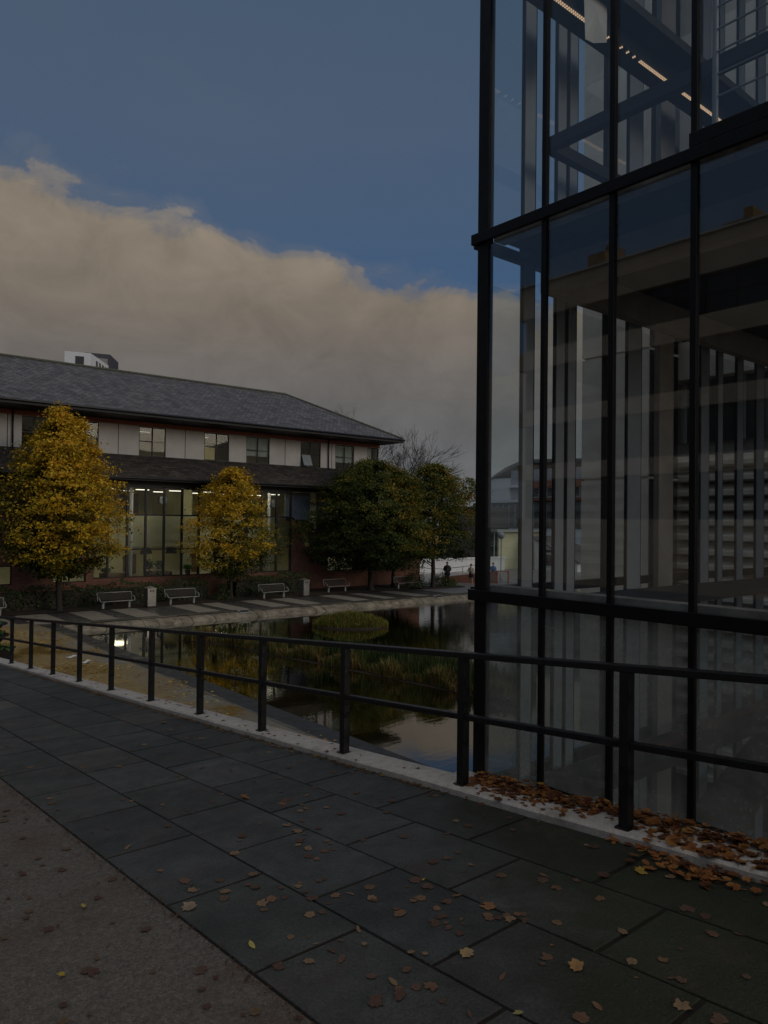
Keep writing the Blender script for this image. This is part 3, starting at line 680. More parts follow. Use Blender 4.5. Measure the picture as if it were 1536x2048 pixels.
# interiors
it=MB(); it.box(XL,XR-.3,YF+.3,56,.05,.12); it.box(XL,36.3,YF+.35,56,7.0,7.1); it.box(XL,36.3,YU+.2,56,10.6,10.7); bp(it,'floors',M['ceil'])
it=MB(); it.box(XL,XR-.3,52,52.2,.12,7.0); it.box(XL,XL+.1,YF+.3,52,.12,10.6); it.box(30,30.15,YF+.3,52,.12,7.0); it.box(XL+.1,36.3,50.3,50.5,8.0,10.6); it.box(XL+.1,GL0-.4,46,46.1,3,7); bp(it,'inner_wall',M['cream'])
it=MB(); it.box(14.0,29.9,46.2,46.4,3.05,5.12); it.box(14.0,29.9,46.17,46.2,4.02,4.06); it.box(14.0,29.9,46.17,46.2,3.42,3.45); it.box(14.0,29.9,46.4,52,3.05,3.2); it.box(20.9,21.6,46.1,51,.12,7) ; it.box(25.9,26.0,46.6,51.9,5.1,7); bp(it,'mezzanine',M['cream'])
for x in (18.9,17.2,22.6): 
    it=MB(); it.box(x,x+.9,50.9,51.98,4.9,6.6); bp(it,'inner_door',M['wood'])
for x in (15.6,19.2,24.0): it=MB(); it.box(x,x+.9,51.9,51.99,.9,2.3); bp(it,'inner_door',M['wood'])
for x in (17.15,26.95): it=MB(); it.tube((x,45.2,.12),(x,45.2,7.0),.11,n=14); bp(it,'inner_column',M['white'],smooth=True)
for x0 in (13.8,15.8,18.0,20.2,22.6,25.0,27.6):
    for yy in (45.6,48.2):
        b=MB(); b.box(x0-.42,x0+.42,yy-.04,yy+.04,6.64,6.68); bp(b,'strip_or_fill_light',M['tube'])
for x0 in (15,18.5,22,26): 
    b=MB(); b.box(x0-.6,x0+.6,50.0,50.12,2.98,3.03); bp(b,'strip_or_fill_light',M['hidden_fill'])  # added fill, out of sight behind the bulkhead, lifts the lower room
    b=MB(); b.box(x0-.9,x0+.9,44.6,44.7,6.93,6.97); bp(b,'strip_or_fill_light',M['hidden_fill'])  # added fill, hidden above the glazing header, brightens the bulkhead
for x0 in (17.9,18.4,22.5,29.9,25.5,33.2,15.1):
    b=MB(); b.box(x0-.35,x0+.35,46.4,46.45,10.40,10.43); bp(b,'strip_or_fill_light',M['tube3'])
for x0 in (31.5,36.2,3.5,9.5,13.2):
    b=MB(); b.box(x0-.5,x0+.5,46,46.1,2.7,2.76); bp(b,'strip_or_fill_light',M['tube'])
# things seen through the glazing
def desk(x,y,w_,label):
    r=empty('desk',(x,y,.12),0,label,'desk'); b=MB(); b.box(-w_/2,w_/2,-.4,.4,1.30,1.35); b.build('desk_top',M['wood'],r)
    for sx in (-1,1):
        b=MB(); b.box(sx*(w_/2-.04)-.03,sx*(w_/2-.04)+.03,-.37,.37,0,1.30); b.build('leg',M['black_frame'],r)
    b=MB(); b.box(-w_/2+.05,w_/2-.05,-.36,-.33,.6,1.29); b.build('front_panel',M['wood'],r); return r
desk(16.4,45.9,1.6,'brown counter behind the second bay of the tall glazing'); desk(19.3,46.0,1.5,'brown counter behind the fourth bay of the tall glazing'); desk(25.0,46.0,1.8,'brown counter behind the bays right of the smaller yellow tree')
def pot_plant(x,y,h,label,n=260,c=((.01,.03,.012),(.03,.06,.02))):
    r=empty('pot_plant',(x,y,1.30),0,label,'pot plant'); b=MB(); b.lathe([(.14,0),(.19,.3),(.17,.3)],n=12); b.build('pot',M['black_plastic'],r)
    v=nr.normal(size=(n,3)); v/=np.linalg.norm(v,axis=1,keepdims=True); P=v*nr.uniform(.3,1,n)[:,None]*np.array([.33,.33,h/2])+np.array([0,0,.3+h/2]); c=np.array(c); f=nr.random(n)[:,None]
    leafcloud('foliage',P,v,nr.uniform(.1,.2,n),c[0]*(1-f)+c[1]*f,M['hedge'],r)
pot_plant(18.05,44.5,.75,'dark leafy pot plant on the sill inside the glazing, left of a pair'); pot_plant(18.75,44.6,.65,'bushy grey-green pot plant inside the glazing, right of a pair',c=((.05,.07,.05),(.09,.11,.08)))
pot_plant(15.4,44.5,.3,'low dark pot plant at the left end of the glazing sill'); pot_plant(20.6,44.5,.35,'small bright green pot plant at the sill left of the yellow crown',c=((.05,.16,.02),(.09,.25,.03)))
for x,y,l in ((16.2,45.6,'wide dark lampshade hanging left of the white inner column'),(18.3,45.6,'dark lampshade hanging over the pair of plants'),(20.0,45.7,'dark lampshade hanging beside the smaller yellow tree crown')):
    r=empty('pendant_lamp',(x,y,3.0),0,l,'lamp'); b=MB(); b.lathe([(.42,-.38),(.26,0)],n=4); b.build('lamp_shade',M['black_plastic'],r); b=MB(); b.tube((0,0,0),(0,0,.05),.02); b.build('cord',M['black_plastic'],r)
for x,y,l in ((19.15,45.0,'pale rounded speaker box hanging in the fourth bay of the glazing'),(27.3,45.0,'grey rounded speaker box hanging at the right end of the glazing')):
    r=empty('speaker_box',(x,y,6.0),0,l,'speaker'); b=MB(); b.prism([(-.26,0,-.14),(-.16,0,-.26),(.16,0,-.26),(.26,0,-.14),(.26,0,.14),(.16,0,.26),(-.16,0,.26),(-.26,0,.14)],(0,.2,0)); b.build('body',M['grey_frame'],r,bevel=.03)
    b=MB(); b.tube((0,.1,.26),(0,.1,.95),.02); b.box(-.31,-.27,0,.2,-.2,.2); b.build('bracket',M['black_plastic'],r)
# ------------------------------------------------------------------ boxy tower block on the skyline
K=empty('tower_block',(39.5,122.7,0),-math.atan2(39.5,122.7),'small white and dark grey boxy tower block peeping over the slate ridge','building')
b=MB(); b.prism([(-3.9,0,0),(0,0,0),(2.9,9,0),(-1,9,0)],(0,0,31.65)); b.build('white_wing',M['white'],K)
b=MB(); b.prism([(-1.0,9.05,0),(3.15,9.05,0),(4.75,15.5,0),(0,15.5,0)],(0,0,33.6)); b.build('dark_wing',mat('dark_cladding',(.05,.05,.062),None,.6,3),K)
b=MB(); b.box(-2.3,-1.0,-.05,-.003,26,31.0); b.build('window',M['dark_glass'],K)
b=MB(); b.box(-.6,2.75,9.0,9.04,28,32.8); b.build('pale_panel',M['steel'],K)
for i in range(4):
    t0=.28+i*.17; b=MB(); b.prism([(2.9*t0+.01,9*t0,26),(2.9*(t0+.09)+.01,9*(t0+.09),26),(2.9*(t0+.09)+.06,9*(t0+.09),26),(2.9*t0+.06,9*t0,26)],(0,0,5.0)); b.build('window',M['dark_glass'],K)
# ------------------------------------------------------------------ benches, bins
bench=empty('bench',(14.35,39.75,0),0,'pale-framed bench immediately left of the first metal bin, under the tallest yellow tree','bench','benches facing the pond')
def sl_(y,z,ty=0): return y,z
b=MB()
for i in range(4): b.box(-.98,.98,-.22+i*.115,-.125+i*.115,.44,.465)
b.build('seat',M['slat'],bench,bevel=.004)
b=MB()
for i in range(4):
    z=.50+i*.095; y=.27+i*.03; b.bar((-.98,y,z+.04),(.98,y,z+.04),.022,.08)
b.build('backrest',M['slat'],bench)
fr=MB(); fr.path([(-1.02,-.27,.46),(1.02,-.27,.46)],.022); fr.path([(-1.02,.38,.93),(1.02,.38,.93)],.022)
for s_ in(-1,1): 
    fr.path([(s_*1.02,-.27,.46),(s_*1.04,-.20,.58),(s_*1.04,-.02,.70),(s_*1.03,.2,.73),(s_*1.02,.31,.75),(s_*1.02,.38,.93)],.022); fr.path([(s_*1.02,.31,.75),(s_*1.02,.24,.46)],.02)
fr.build('frame',M['white_tube'],bench,smooth=True)
for s_ in (-1,1):
    b=MB(); b.tube((s_*.78,0,0),(s_*.78,0,.42),.075,.075,12); b.box(s_*.78-.09,s_*.78+.09,-.24,.26,.405,.435); b.build('leg',M['leg'],bench)
for x,y,l in ((8.0,39.9,'bench cut off by the left edge, behind the tiered planter'),(18.1,39.75,'pale-framed bench immediately right of the first metal bin'),(24.1,39.7,'pale-framed bench between the smaller yellow tree and the second metal bin'),(29.8,40.9,'bench lost in deep shade under the broad dark green tree'),(35.6,40.4,'bench in shade against the brick corner, nearest the standing man')):
    dup(bench,(x,y,0),0,l).scale=(.9,.9,.9)
bench.scale=(.9,.9,.9)
bn=empty('litter_bin',(16.1,39.45,0),0,'square metal litter bin with pyramid lid between two pale-framed benches','litter bin','litter bins along the pond path')
b=MB(); b.box(-.24,.24,-.24,.24,.05,1.0); b.build('body',M['steel'],bn,bevel=.01)
b=MB(); b.box(-.21,.21,-.21,.21,0,.05); b.build('plinth',M['black_plastic'],bn)
b=MB(); b.add([(-.27,-.27,1.0),(.27,-.27,1.0),(.27,.27,1.0),(-.27,.27,1.0),(-.27,-.27,1.035),(.27,-.27,1.035),(.27,.27,1.035),(-.27,.27,1.035),(0,0,1.15)],[(0,3,2,1),(0,1,5,4),(1,2,6,5),(2,3,7,6),(3,0,4,7),(4,5,8),(5,6,8),(6,7,8),(7,4,8)]); b.build('lid',M['steel'],bn)
b=MB(); b.box(-.13,-.02,-.245,-.22,.84,.93); b.box(.02,.13,-.245,-.22,.84,.93); b.box(-.2,.2,-.243,-.22,.765,.775); b.build('opening',M['black_plastic'],bn)
b=MB(); b.box(-.2,.2,-.243,-.22,.2,.207); b.box(.15,.18,-.247,-.22,.22,.28); b.build('lock',M['black_plastic'],bn)
dup(bn,(26.4,39.8,0),R(8),'square metal litter bin standing alone left of the deep shade, lid tilted')
# ------------------------------------------------------------------ planter, drains, scraps
pl=empty('tiered_planter',(5.75,27.5,0),0,'black three-tier planter with green bedding plants at the left edge','planter')
for k,(z,r0,r1,h) in enumerate(((0.0,.66,.74,.42),(.62,.30,.52,.26),(1.02,.22,.46,.24))):
    b=MB(); b.lathe([(r0,0),(r1,h),(r1+.03,h),(r1+.03,h-.05),(r1-.06,h-.04),(r1-.08,h-.06)],(0,0,z),20 if k else 4)
    o=b.build('bowl',M['black_plastic'],pl)
    n=260; a=nr.uniform(0,6.28,n); q=np.sqrt(nr.random(n))*(r1-.1); P=np.stack([np.cos(a)*q,np.sin(a)*q,z+h+nr.uniform(-.05,.10,n)],1); f=nr.random(n)[:,None]
    leafcloud('plants',P,nr.normal(size=(n,3))*.5+np.array([0,0,1]),nr.uniform(.06,.13,n),np.array([.03,.09,.02])*(1-f)+np.array([.10,.20,.06])*f,M['hedge'],o)
b=MB(); b.tube((0,0,.1),(0,0,1.05),.06); b.build('stem',M['black_plastic'],pl)
for (x,y,l) in ((19.35,34.86,'white framed overflow grate set in the coping nearer the benches'),(33.6,34.86,'white framed overflow grate set in the coping near the dark tree trunk')):
    r=empty('overflow_grate',(x,y,-.03),0,l,'grate'); r.rotation_euler=(R(12),0,0)
    b=MB(); 
    for q in ((-.32,.32,-.22,-.18),(-.32,.32,.18,.22),(-.32,-.28,-.18,.18),(.28,.32,-.18,.18)): b.box(*q,0,.05)
    b.build('frame',M['white_tube'],r); b=MB(); b.box(-.28,.28,-.18,.18,.0,.02)
    for i in range(5): b.box(-.26+i*.11,-.23+i*.11,-.18,.18,.02,.03)
    b.build('grille',M['black_plastic'],r)
for (x,y,w_,h_,a,l) in ((8.1,26.6,.42,.2,.6,'pale paper scrap on the wet plaza nearer the planter'),(8.2,25.4,.55,.14,.9,'long pale paper strip on the wet plaza, right of the other scrap')):
    b=MB(); b.add([(-w_/2,-h_/2,0),(w_/2,-h_/2,.01),(w_/2,h_/2,.03),(0,h_/2,.005),(-w_/2,h_/2,.02),(0,-h_/2,.015)],[(0,5,3,4),(5,1,2,3)]); o=b.build('paper_scrap',M['paper']); o.location=(x,y,.012); o.rotation_euler=(0,0,a); tag(o,l,'litter')
# ------------------------------------------------------------------ pond plants
def blades(name,P,h,C,m,parent=None,wd=.03,lean=.3):
    n=len(P); a=nr.uniform(0,6.28,n); d=np.stack([np.cos(a),np.sin(a),np.zeros(n)],1); s=np.stack([-np.sin(a),np.cos(a),np.zeros(n)],1)
    L=(nr.random(n)*lean*h)[:,None]
    v0=P-s*wd/2; v1=P+s*wd/2; mid=P+d*L*.35+np.array([0,0,1])*(h*.6)[:,None]; v2=mid+s*wd*.4; v3=mid-s*wd*.4; v4=P+d*L+np.array([0,0,1])*h[:,None]*(1-.25*(L/h[:,None]))
    v=np.stack([v0,v1,v2,v3,v4],1).reshape(-1,3)
    me=bpy.data.meshes.new(name); i=np.arange(n)[:,None]*5
    f=[tuple(r) for r in (i+np.array([[0,1,2,3]])).tolist()]+[tuple(r) for r in (i+np.array([[3,2,4]])).tolist()]
    me.from_pydata(v.tolist(),[],f); me.update()
    ca=me.color_attributes.new('Col','FLOAT_COLOR','POINT'); ca.data.foreach_set('color',np.repeat(np.concatenate([C,np.ones((n,1))],1),5,axis=0).astype(np.float32).ravel())
    me.materials.append(m); o=bpy.data.objects.new(name,me); col.objects.link(o)
    if parent: o.parent=parent
    return o
def pal(n,cs,w=None):
    cs=np.array(cs); i=nr.choice(len(cs),n,p=w); return np.clip(cs[i]*nr.uniform(.7,1.3,(n,1)),0,1)
# round grassy island
isl=empty('grass_island',(21.9,28.9,-.3),0,'round grassy island tussock in the middle of the pond','island')
n=5200; a=nr.uniform(0,6.28,n); q=np.sqrt(nr.random(n)); rx_=np.cos(a)*q*1.85; ry_=np.sin(a)*q*1.25
c_,s_=math.cos(R(-39)),math.sin(R(-39)); P=np.stack([rx_*c_-ry_*s_,rx_*s_+ry_*c_,.30*(1-q**2)],1)
blades('grass_tufts',P,nr.uniform(.2,.55,n)*(1.15-q*.5),pal(n,[(.09,.12,.018),(.16,.18,.03),(.25,.22,.04),(.06,.09,.015),(.27,.14,.04)]),M['grass'],isl,.035,.7)
b=MB(); b.lathe([(1.9,-.2),(1.8,.05),(1.0,.25),(.3,.3)],n=20); o=b.build('soil_mound',M['soil'],isl,smooth=True); o.scale=(1,.75,1); o.rotation_euler=(0,0,R(-39))
# reed bed: a strip growing out of the water, and tall dark reeds behind
edge=np.array([(13.6,29.6),(14.6,27.0),(14.8,24.5),(15.3,21.5),(15.7,18.6),(16.0,16.2),(16.3,13.5)])
def along(n,off0,off1):
    t=nr.uniform(0,len(edge)-1.001,n); i=t.astype(int); f=(t-i)[:,None]; p=edge[i]*(1-f)+edge[i+1]*f
    return p+np.array([.77,.4])*nr.uniform(off0,off1,n)[:,None]
n=7500; p=along(n,0,.75); pn=.12*np.sin(p[:,1]*2.3)
blades('shore_grass',np.stack([p[:,0]+pn,p[:,1],np.full(n,-.28)],1),nr.uniform(.15,.5,n)*(1+.5*np.sin(p[:,1]*3.1)),pal(n,[(.12,.14,.03),(.24,.20,.06),(.30,.15,.06),(.06,.09,.02)]),M['grass'],None,.03,.7)
tag(bpy.data.objects['shore_grass'],'low green and rusty sedge fringe along the near side of the reed bed','pond plants',kind='stuff')
n=9000; p=along(n,.55,2.6); p=p[(p[:,1]<22.5+nr.normal(0,1.2,n))]; n=len(p); 
blades('reeds',np.stack([p[:,0],p[:,1],np.full(n,-.32)],1),nr.uniform(.4,.85,n),pal(n,[(.018,.040,.010),(.03,.055,.014),(.05,.075,.018),(.02,.03,.012),(.09,.09,.03)],[.3,.3,.2,.15,.05]),M['grass'],None,.022,.25)
tag(bpy.data.objects['reeds'],'dense dark green reeds standing in the pond','pond plants',kind='stuff')
n=1500; p=along(n,.2,1.4); ii=(p[:,1]*1.2).astype(int)%3==0; p=p[ii]; n=len(p)
blades('tall_stems',np.stack([p[:,0],p[:,1],np.full(n,-.3)],1),nr.uniform(.5,1.15,n),pal(n,[(.09,.12,.03),(.12,.13,.04),(.06,.09,.02)]),M['grass'],None,.02,.2)
tag(bpy.data.objects['tall_stems'],'pale green upright stems sticking out of the reed bed','pond plants',kind='stuff')
b=MB(); pts=[(x-.15,y,-.295) for x,y in edge]+[(x+1.6*.77,y+1.6*.4,-.295) for x,y in edge[::-1]]
b.poly(pts); struct(b.build('reed_bed_mud',M['soil']))
blobs=MB(); blobs.lathe([(.9,0),(.7,.05),(.2,.08)],(36.6,33.4,-.3),12); o=blobs.build('floating_raft',M['soil']); tag(o,'small dark raft of plants floating near the far bank by the tower post','raft')

# ------------------------------------------------------------------ glass stair tower
T0=empty('glass_stair_tower',(4.45,4.2,0),0,'black framed glass stair tower rising beside the kerb on the right','building')
def tp(mb,n,m,par=None,**k):
    o=mb.build(n,m,par or T0,**k)
    if par is None: local(o,T0)
    return o
XT=4.42; YN=4.17; ZT=13.0
b=MB(); b.box(4.405,4.47,4.04,4.155,0,ZT); tp(b,'corner_post',M['black_paint'],bevel=.004)
mul=[3.48,2.90,2.315,1.73,1.15,.57,-.01,-.6]
for y in mul:
    b=MB(); b.box(4.398,4.438,y-.021,y+.021,kz(y)-.02,ZT); o=tp(b,'mullion',M['black_paint'],bevel=.003)
bars=[(4.175,4.262),(7.07,7.155)]
for z0,z1 in bars:
    b=MB(); b.box(4.372,4.404,-1.0,4.20,z0,z1); b.box(4.404,4.47,4.167,4.20,z0,z1); tp(b,'horizontal_bar',M['black_paint'],bevel=.004)
b=MB(); b.box(4.375,4.404,-1,2.336,7.157,7.25); tp(b,'spandrel_panel',M['black_paint'],bevel=.004)
M['sill']=mat('dusty_sill',(.30,.29,.26),(.14,.13,.12),.8,5)
for z0,z1 in ((4.22,4.30),(7.08,7.16)): b=MB(); b.box(4.474,4.60,-1,4.04,z0,z1); tp(b,'sill',M['sill'])
zb=[(2.4,4.17,'glass_wet'),(4.26,7.06,'glass'),(7.16,12.8,'glass')]
cells=[4.045]+mul
for a,b_ in zip(cells,cells[1:]):
    for z0,z1,gm in zb:
        z0_=max(z0,kz(b_)-.02) if z0<3 else z0
        if z0>7 and a<2.4: z0_=7.24
        p=MB(); p.box(4.42,4.428,b_+.028,a-.028 if a!=4.045 else a,z0_,z1); tp(p,'glass_pane',M[gm])
# north face (to the pond)
nm=[(4.96,5.13),(5.42,5.57),(5.595,5.74),(6.18,6.31),(6.58,6.85),(8.06,8.27),(8.46,8.60),(8.94,9.12),(9.46,9.70)]
for i,(a,b_) in enumerate(nm):
    b=MB(); b.box(a+.02,b_-.012,4.145,4.175,0,ZT); tp(b,'mullion',M['grey_frame'] if i not in (3,) else M['black_paint'])
    b=MB(); b.box(b_-.010,b_+.008,4.150,4.17,0,ZT); b.box(a,a+.018,4.15,4.172,0,ZT); tp(b,'mullion_edge',M['black_frame'])
b=MB(); b.box(7.06,7.34,4.07,4.13,0,ZT); tp(b,'steel_column',M['concrete_dk'])
prev=4.49
for a,b_ in nm+[(11.55,11.6)]:
    for z0,z1,gm in ((.1,4.1,'glass_wet'),(4.28,6.78,'glass'),(7.2,12.8,'glass')):
        if a-prev>.02: p=MB(); p.box(prev+.03,a,4.16,4.168,z0,z1); tp(p,'glass_pane',M['glass'])
    prev=b_
b=MB(); b.box(4.49,11.55,4.205,4.28,4.19,4.27); b.box(4.49,11.55,4.205,4.28,7.09,7.17); b.box(4.49,11.55,4.21,4.28,2.56,2.66); tp(b,'north_bar',M['black_paint'])
# floors and beams
b=MB(); b.box(4.92,11.5,1.2,4.15,7.07,7.30); b.box(4.62,4.92,-1,4.02,7.09,7.16); tp(b,'floor_slab',M['dark_timber'])
b=MB(); b.box(5.09,11.5,3.95,4.055,6.79,7.068); b.box(5.09,5.2,-1,3.95,6.79,7.068); tp(b,'floor_edge_beam',M['concrete_dk'])
b=MB(); b.box(5.4,11.5,3.4,4.05,4.10,4.168); b.box(5.0,11.5,3.6,4.05,2.55,2.64); tp(b,'lower_landing',M['dark_timber'])
b=MB(); b.bar((5.3,3.7,.9),(9.8,3.7,2.6),.5,.10); tp(b,'stair_flight',M['dark_timber'])
b=MB(); b.bar((6.2,3.7,2.72),(10.2,3.7,2.86),.04,.06); tp(b,'stair_handrail',mat('dark_red_rail',(.06,.014,.014),None,.5,4))
b=MB(); b.box(4.9,4.98,-1,3.9,7.90,8.0); b.box(4.9,11.5,3.82,3.9,7.90,8.0); tp(b,'landing_rail',M['black_frame'])
b=MB(); b.box(4.5,11.5,3.62,3.66,8.93,9.16); b.box(4.5,11.5,3.66,3.92,9.10,9.16) ; hr=tp(b,'led_channel',M['black_frame'])
b=MB(); b.box(4.5,11.5,3.42,3.62,9.12,9.20); tp(b,'upper_tread',M['dark_timber'])
b=MB()
x=4.52
while x<9.5:
    for yy in (3.585,3.602):
        b.box(x,x+.012,yy,yy+.008,8.915,8.926)
    x+=.028 if int(x*1.9)%5 else .10
b.build('led_strip',M['led'],hr)
b=MB(); b.box(4.5,9.5,3.575,3.62,8.928,8.94); b.build('led_housing',M['black_frame'],hr)
b=MB()
for i in range(6):
    b.tube((4.62,2.28,7.55+i*.145),(4.62,-1,7.55+i*.145),.007,n=6)
b.tube((4.62,2.29,7.2),(4.62,2.29,9.6),.02); tp(b,'cable_balustrade',M['grey_frame'])
b=MB(); b.box(4.5,11.5,-1.1,4.15,12.9,13.05); tp(b,'roof_slab',M['concrete_dk'])
b=MB(); b.box(4.5,10.1,-1,4.05,.02,.1); tp(b,'ground_floor',M['concrete_dk'])
b=MB(); o_=b.add([(0,0,0),(.33,0,.02),(.34,.01,-.31),(.20,.04,-.36),(.03,.0,-.42),(.15,-.02,-.16)],[(0,5,4),(0,1,5),(1,2,5),(2,3,5),(3,4,5)]).build('paper_sheet',M['paper']); 
o_.location=(4.97,3.55,9.14); md=o_.modifiers.new('s','SOLIDIFY'); md.thickness=.003; tag(o_,'blank cream paper sheet hanging from the dotted light rail in the glass tower','paper sheet')
# ------------------------------------------------------------------ concrete lecture building beyond the tower
Cb=empty('concrete_building',(13,3,0),0,'concrete building with horizontal louvre bands seen through the glass tower','building')
def cp(mb,n,m,par=None,**k):
    o=mb.build(n,m,par or Cb,**k)
    if par is None: local(o,Cb)
    return o
b=MB()
for z0,z1 in ((-1,5.60),(5.64,7.84),(7.88,10.3),(10.34,14.5),(14.54,18)): b.box(11.6,12.6,6.9,8.25,z0,z1)
b.box(11.64,12.6,6.9,8.21,-1,18); cp(b,'pier',M['concrete'])
b=MB(); b.box(13.4,16,-14,7.4,-1,18); cp(b,'wall',M['concrete_dk'])
z=.2; k=0
while z<6.1:
    b=MB(); b.prism([(13.39,0,z),(13.0,0,z+.02),(13.0,0,z+.10),(13.30,0,z+.235),(13.39,0,z+.235)],(0,-13,0)); 
    for i in range(len(b.v)): b.v[i]=(b.v[i][0],b.v[i][1]+7.3,b.v[i][2])
    cp(b,'louvre_board',M['concrete']); z+=.27
b=MB(); b.box(13.3,13.38,-13,7.2,6.35,7.5); b.box(13.3,13.38,-13,7.2,8.2,9.6); cp(b,'window_band',M['dark_glass'])
b=MB(); b.box(13.0,13.39,-13.5,7.35,7.5,8.2); b.box(13.0,13.39,-13.5,7.35,9.6,11.0);b.box(13.1,13.39,-13.5,7.35,11.0,18); cp(b,'spandrel',M['concrete'])
b=MB()
for i in range(16): b.box(13.2,13.298,7.1-i*1.1,7.16-i*1.1,6.35,7.5)
cp(b,'window_bars',M['white_tube'])
# ------------------------------------------------------------------ concrete building behind the viewer (mirrored in the tower glass)
D=empty('concrete_block_behind',(-15,5,0),0,'concrete banded building mirrored in the tower glass','building')
def dp_(mb,n,m,**k): return local(mb.build(n,m,D,**k),D)
b=MB()
for z0,z1 in ((2.5,5.0),(6.6,7.2),(8.8,9.4),(11.1,11.85),(13.2,14.5)): b.box(-27,-14.95,-45,20.1,z0,z1)
dp_(b,'concrete_band',mat('warm_concrete',(.60,.51,.40),(.48,.41,.32),.85,1.5))
b=MB(); b.box(-15.05,-14.85,-45,20.2,14.5,14.56); dp_(b,'white_trim',M['white'])
b=MB(); b.box(-26.8,-15.25,-44.8,19.9,2.5,14.4); dp_(b,'dark_glazing',M['dark_glass'])
b=MB()
for i in range(60):
    y=19.6-i*1.05; 
    for z0,z1 in ((5.0,6.6),(7.2,8.8),(9.4,11.1),(11.85,13.2)):
        b.box(-15.24,-15.15,y-.05,y+.05,z0,z1)
        if rnd.random()<.5: zz=z0+rnd.uniform(.3,.7)*(z1-z0); b.box(-15.22,-15.17,y-1.0,y-.05,zz-.03,zz+.03)
dp_(b,'window_bars',M['black_frame'])
b=MB(); b.box(-18,-16,11.0,12.0,14.5,15.1); b.box(-17.6,-16.4,11.2,11.5,15.1,15.6); b.box(-18.5,-16.5,17.0,17.8,14.5,15.7); b.box(-18,-17,17.05,17.3,15.7,16.1); dp_(b,'roof_plant',mat('ochre_brick',(.30,.20,.10),(.22,.15,.08),.85,3))
# ------------------------------------------------------------------ far things on the right
W=empty('curved_roof_building',(70,55,0),0,'distant white building with a curved roof and brick band, seen through tower glass','building')
def wp(mb,n,m,**k): return local(mb.build(n,m,W,**k),W)
b=MB(); pts=[(70,64,10.2),(70,62.7,10.9),(70,61,11.7),(70,59,12.3),(70,57,12.5),(70,54,12.4),(70,45,12.0),(70,36,11.2),(70,36,11.0),(70,45,11.7),(70,54,12.0),(70,57,12.1),(70,59,11.9),(70,61,11.3),(70,62.7,10.6),(70,64,9.9)]
b.prism(pts,(18,0,0)); wp(b,'roof',M['steel'])
b=MB(); b.box(70.4,86,36,60.4,7.6,11.3); wp(b,'upper_wall',mat('mauve_grey_render',(.36,.36,.41),None,.8,2))
b=MB(); b.box(70.1,86,60.4,64,4.2,10.4); b.box(70.0,70.4,57.5,60.4,7.4,7.7); b.box(70.0,70.4,57.5,60.4,9.2,9.5);wp(b,'white_gable',M['white'])
b=MB(); b.box(70.2,86,36,57.5,7.5,9.9); wp(b,'brick_band',mat('far_brick',(.28,.09,.05),None,.85,3))
b=MB()
for i in range(18): b.box(70.1,70.19,56.9-i*1.15,57.0-i*1.15,8.0,9.0)
b.box(70.1,70.19,36,57.4,7.9,8.0); wp(b,'window_frames',M['white_tube'])
b=MB(); b.box(70.15,70.19,36,57.3,8.02,9.0); wp(b,'windows',M['dark_glass'])
b=MB(); b.box(69.6,86,36,66,4.3,7.35); wp(b,'glazed_storey',mat('dark_green_glazing',(.035,.05,.055),None,.3,2))
b=MB()
for i in range(30): b.box(69.52,69.6,65.6-i*.95,65.68-i*.95,4.5,7.1)
wp(b,'mullions',M['grey_frame'])
b=MB(); b.box(69.7,86,36,66,0,4.25); wp(b,'base_wall',M['white'])
# pitched white shed
S=empty('white_shed',(62,48,0),0,'white rendered lean-to with a dark sloping roof, left of the concrete pier','building')
b=MB(); b.prism([(62,49.9,0),(62,49.9,3.1),(62,44.5,.9),(62,44.5,0)],(5,0,0)); local(b.build('wall',M['white'],S),S)
b=MB(); b.prism([(61.8,50.3,3.35),(61.8,44.2,.85),(61.8,44.2,1.0),(61.8,50.3,3.5)],(5.4,0,0)); local(b.build('roof',M['slate'],S,uvfn=uv_xz),S)
b=MB(); b.box(61.9,61.99,46.0,48.4,.5,1.6); b.box(61.9,61.99,46.6,48.4,1.85,2.1); local(b.build('window',M['dark_glass'],S),S)
# glazed entrance pavilion
G=empty('glass_pavilion',(58,53,0),0,'small glazed entrance pavilion with pale green frames under a flat roof','building')
b=MB(); b.box(57.4,66,51.0,62,3.9,4.15); local(b.build('roof',M['leg'],G),G)
b=MB()
for i in range(11):
    y=52.0+i*.95; b.box(58.0,58.08,y-.05,y+.05,0,3.9)
b.box(58.01,58.07,52,61.6,2.4,2.48); b.box(58.01,58.07,52,61.6,1.15,1.2); local(b.build('frame',mat('pale_green_frame',(.36,.45,.40),None,.5,3),G),G)
b=MB(); b.box(58.04,58.05,52,61.5,0,3.85); local(b.build('glass',M['glass_b'],G),G)
b=MB(); b.box(65,65.2,51.5,62,0,3.9); b.box(58.3,65,51.6,51.8,0,3.9); local(b.build('inner_wall',M['cream'],G),G)
b=MB(); b.box(61,61.8,53,53.2,3.6,3.66); b.box(61,61.3,57,57.2,1.7,1.76); local(b.build('strip_or_fill_light',M['tube'],G),G)
# white boundary wall, with bank behind
b=MB(); b.box(46,58,50.5,50.8,0,1.25); b.box(45.9,58.1,50.4,50.9,1.25,1.4); o=b.build('white_wall',M['white']); tag(o,'low white wall with a stone cap beyond the dark tree trunks','wall')
b=MB(); b.box(52,62,53.5,54,0,6.5); o=b.build('dark_clad_wall',M['dark_timber']); tag(o,'dark wall standing behind the low white wall','wall')
for i,(x,y) in enumerate(((50.2,52.6),(51.4,52.6))):
    b=MB(); b.lathe([(.16,0),(.16,3.4),(.2,3.45)],n=12); o=b.build('white_pillar',M['white'],smooth=True); o.location=(x,y,0); tag(o,['slim white pillar behind the white wall, left of a pair','slim white pillar behind the white wall, right of a pair'][i],'pillar','white pillars')
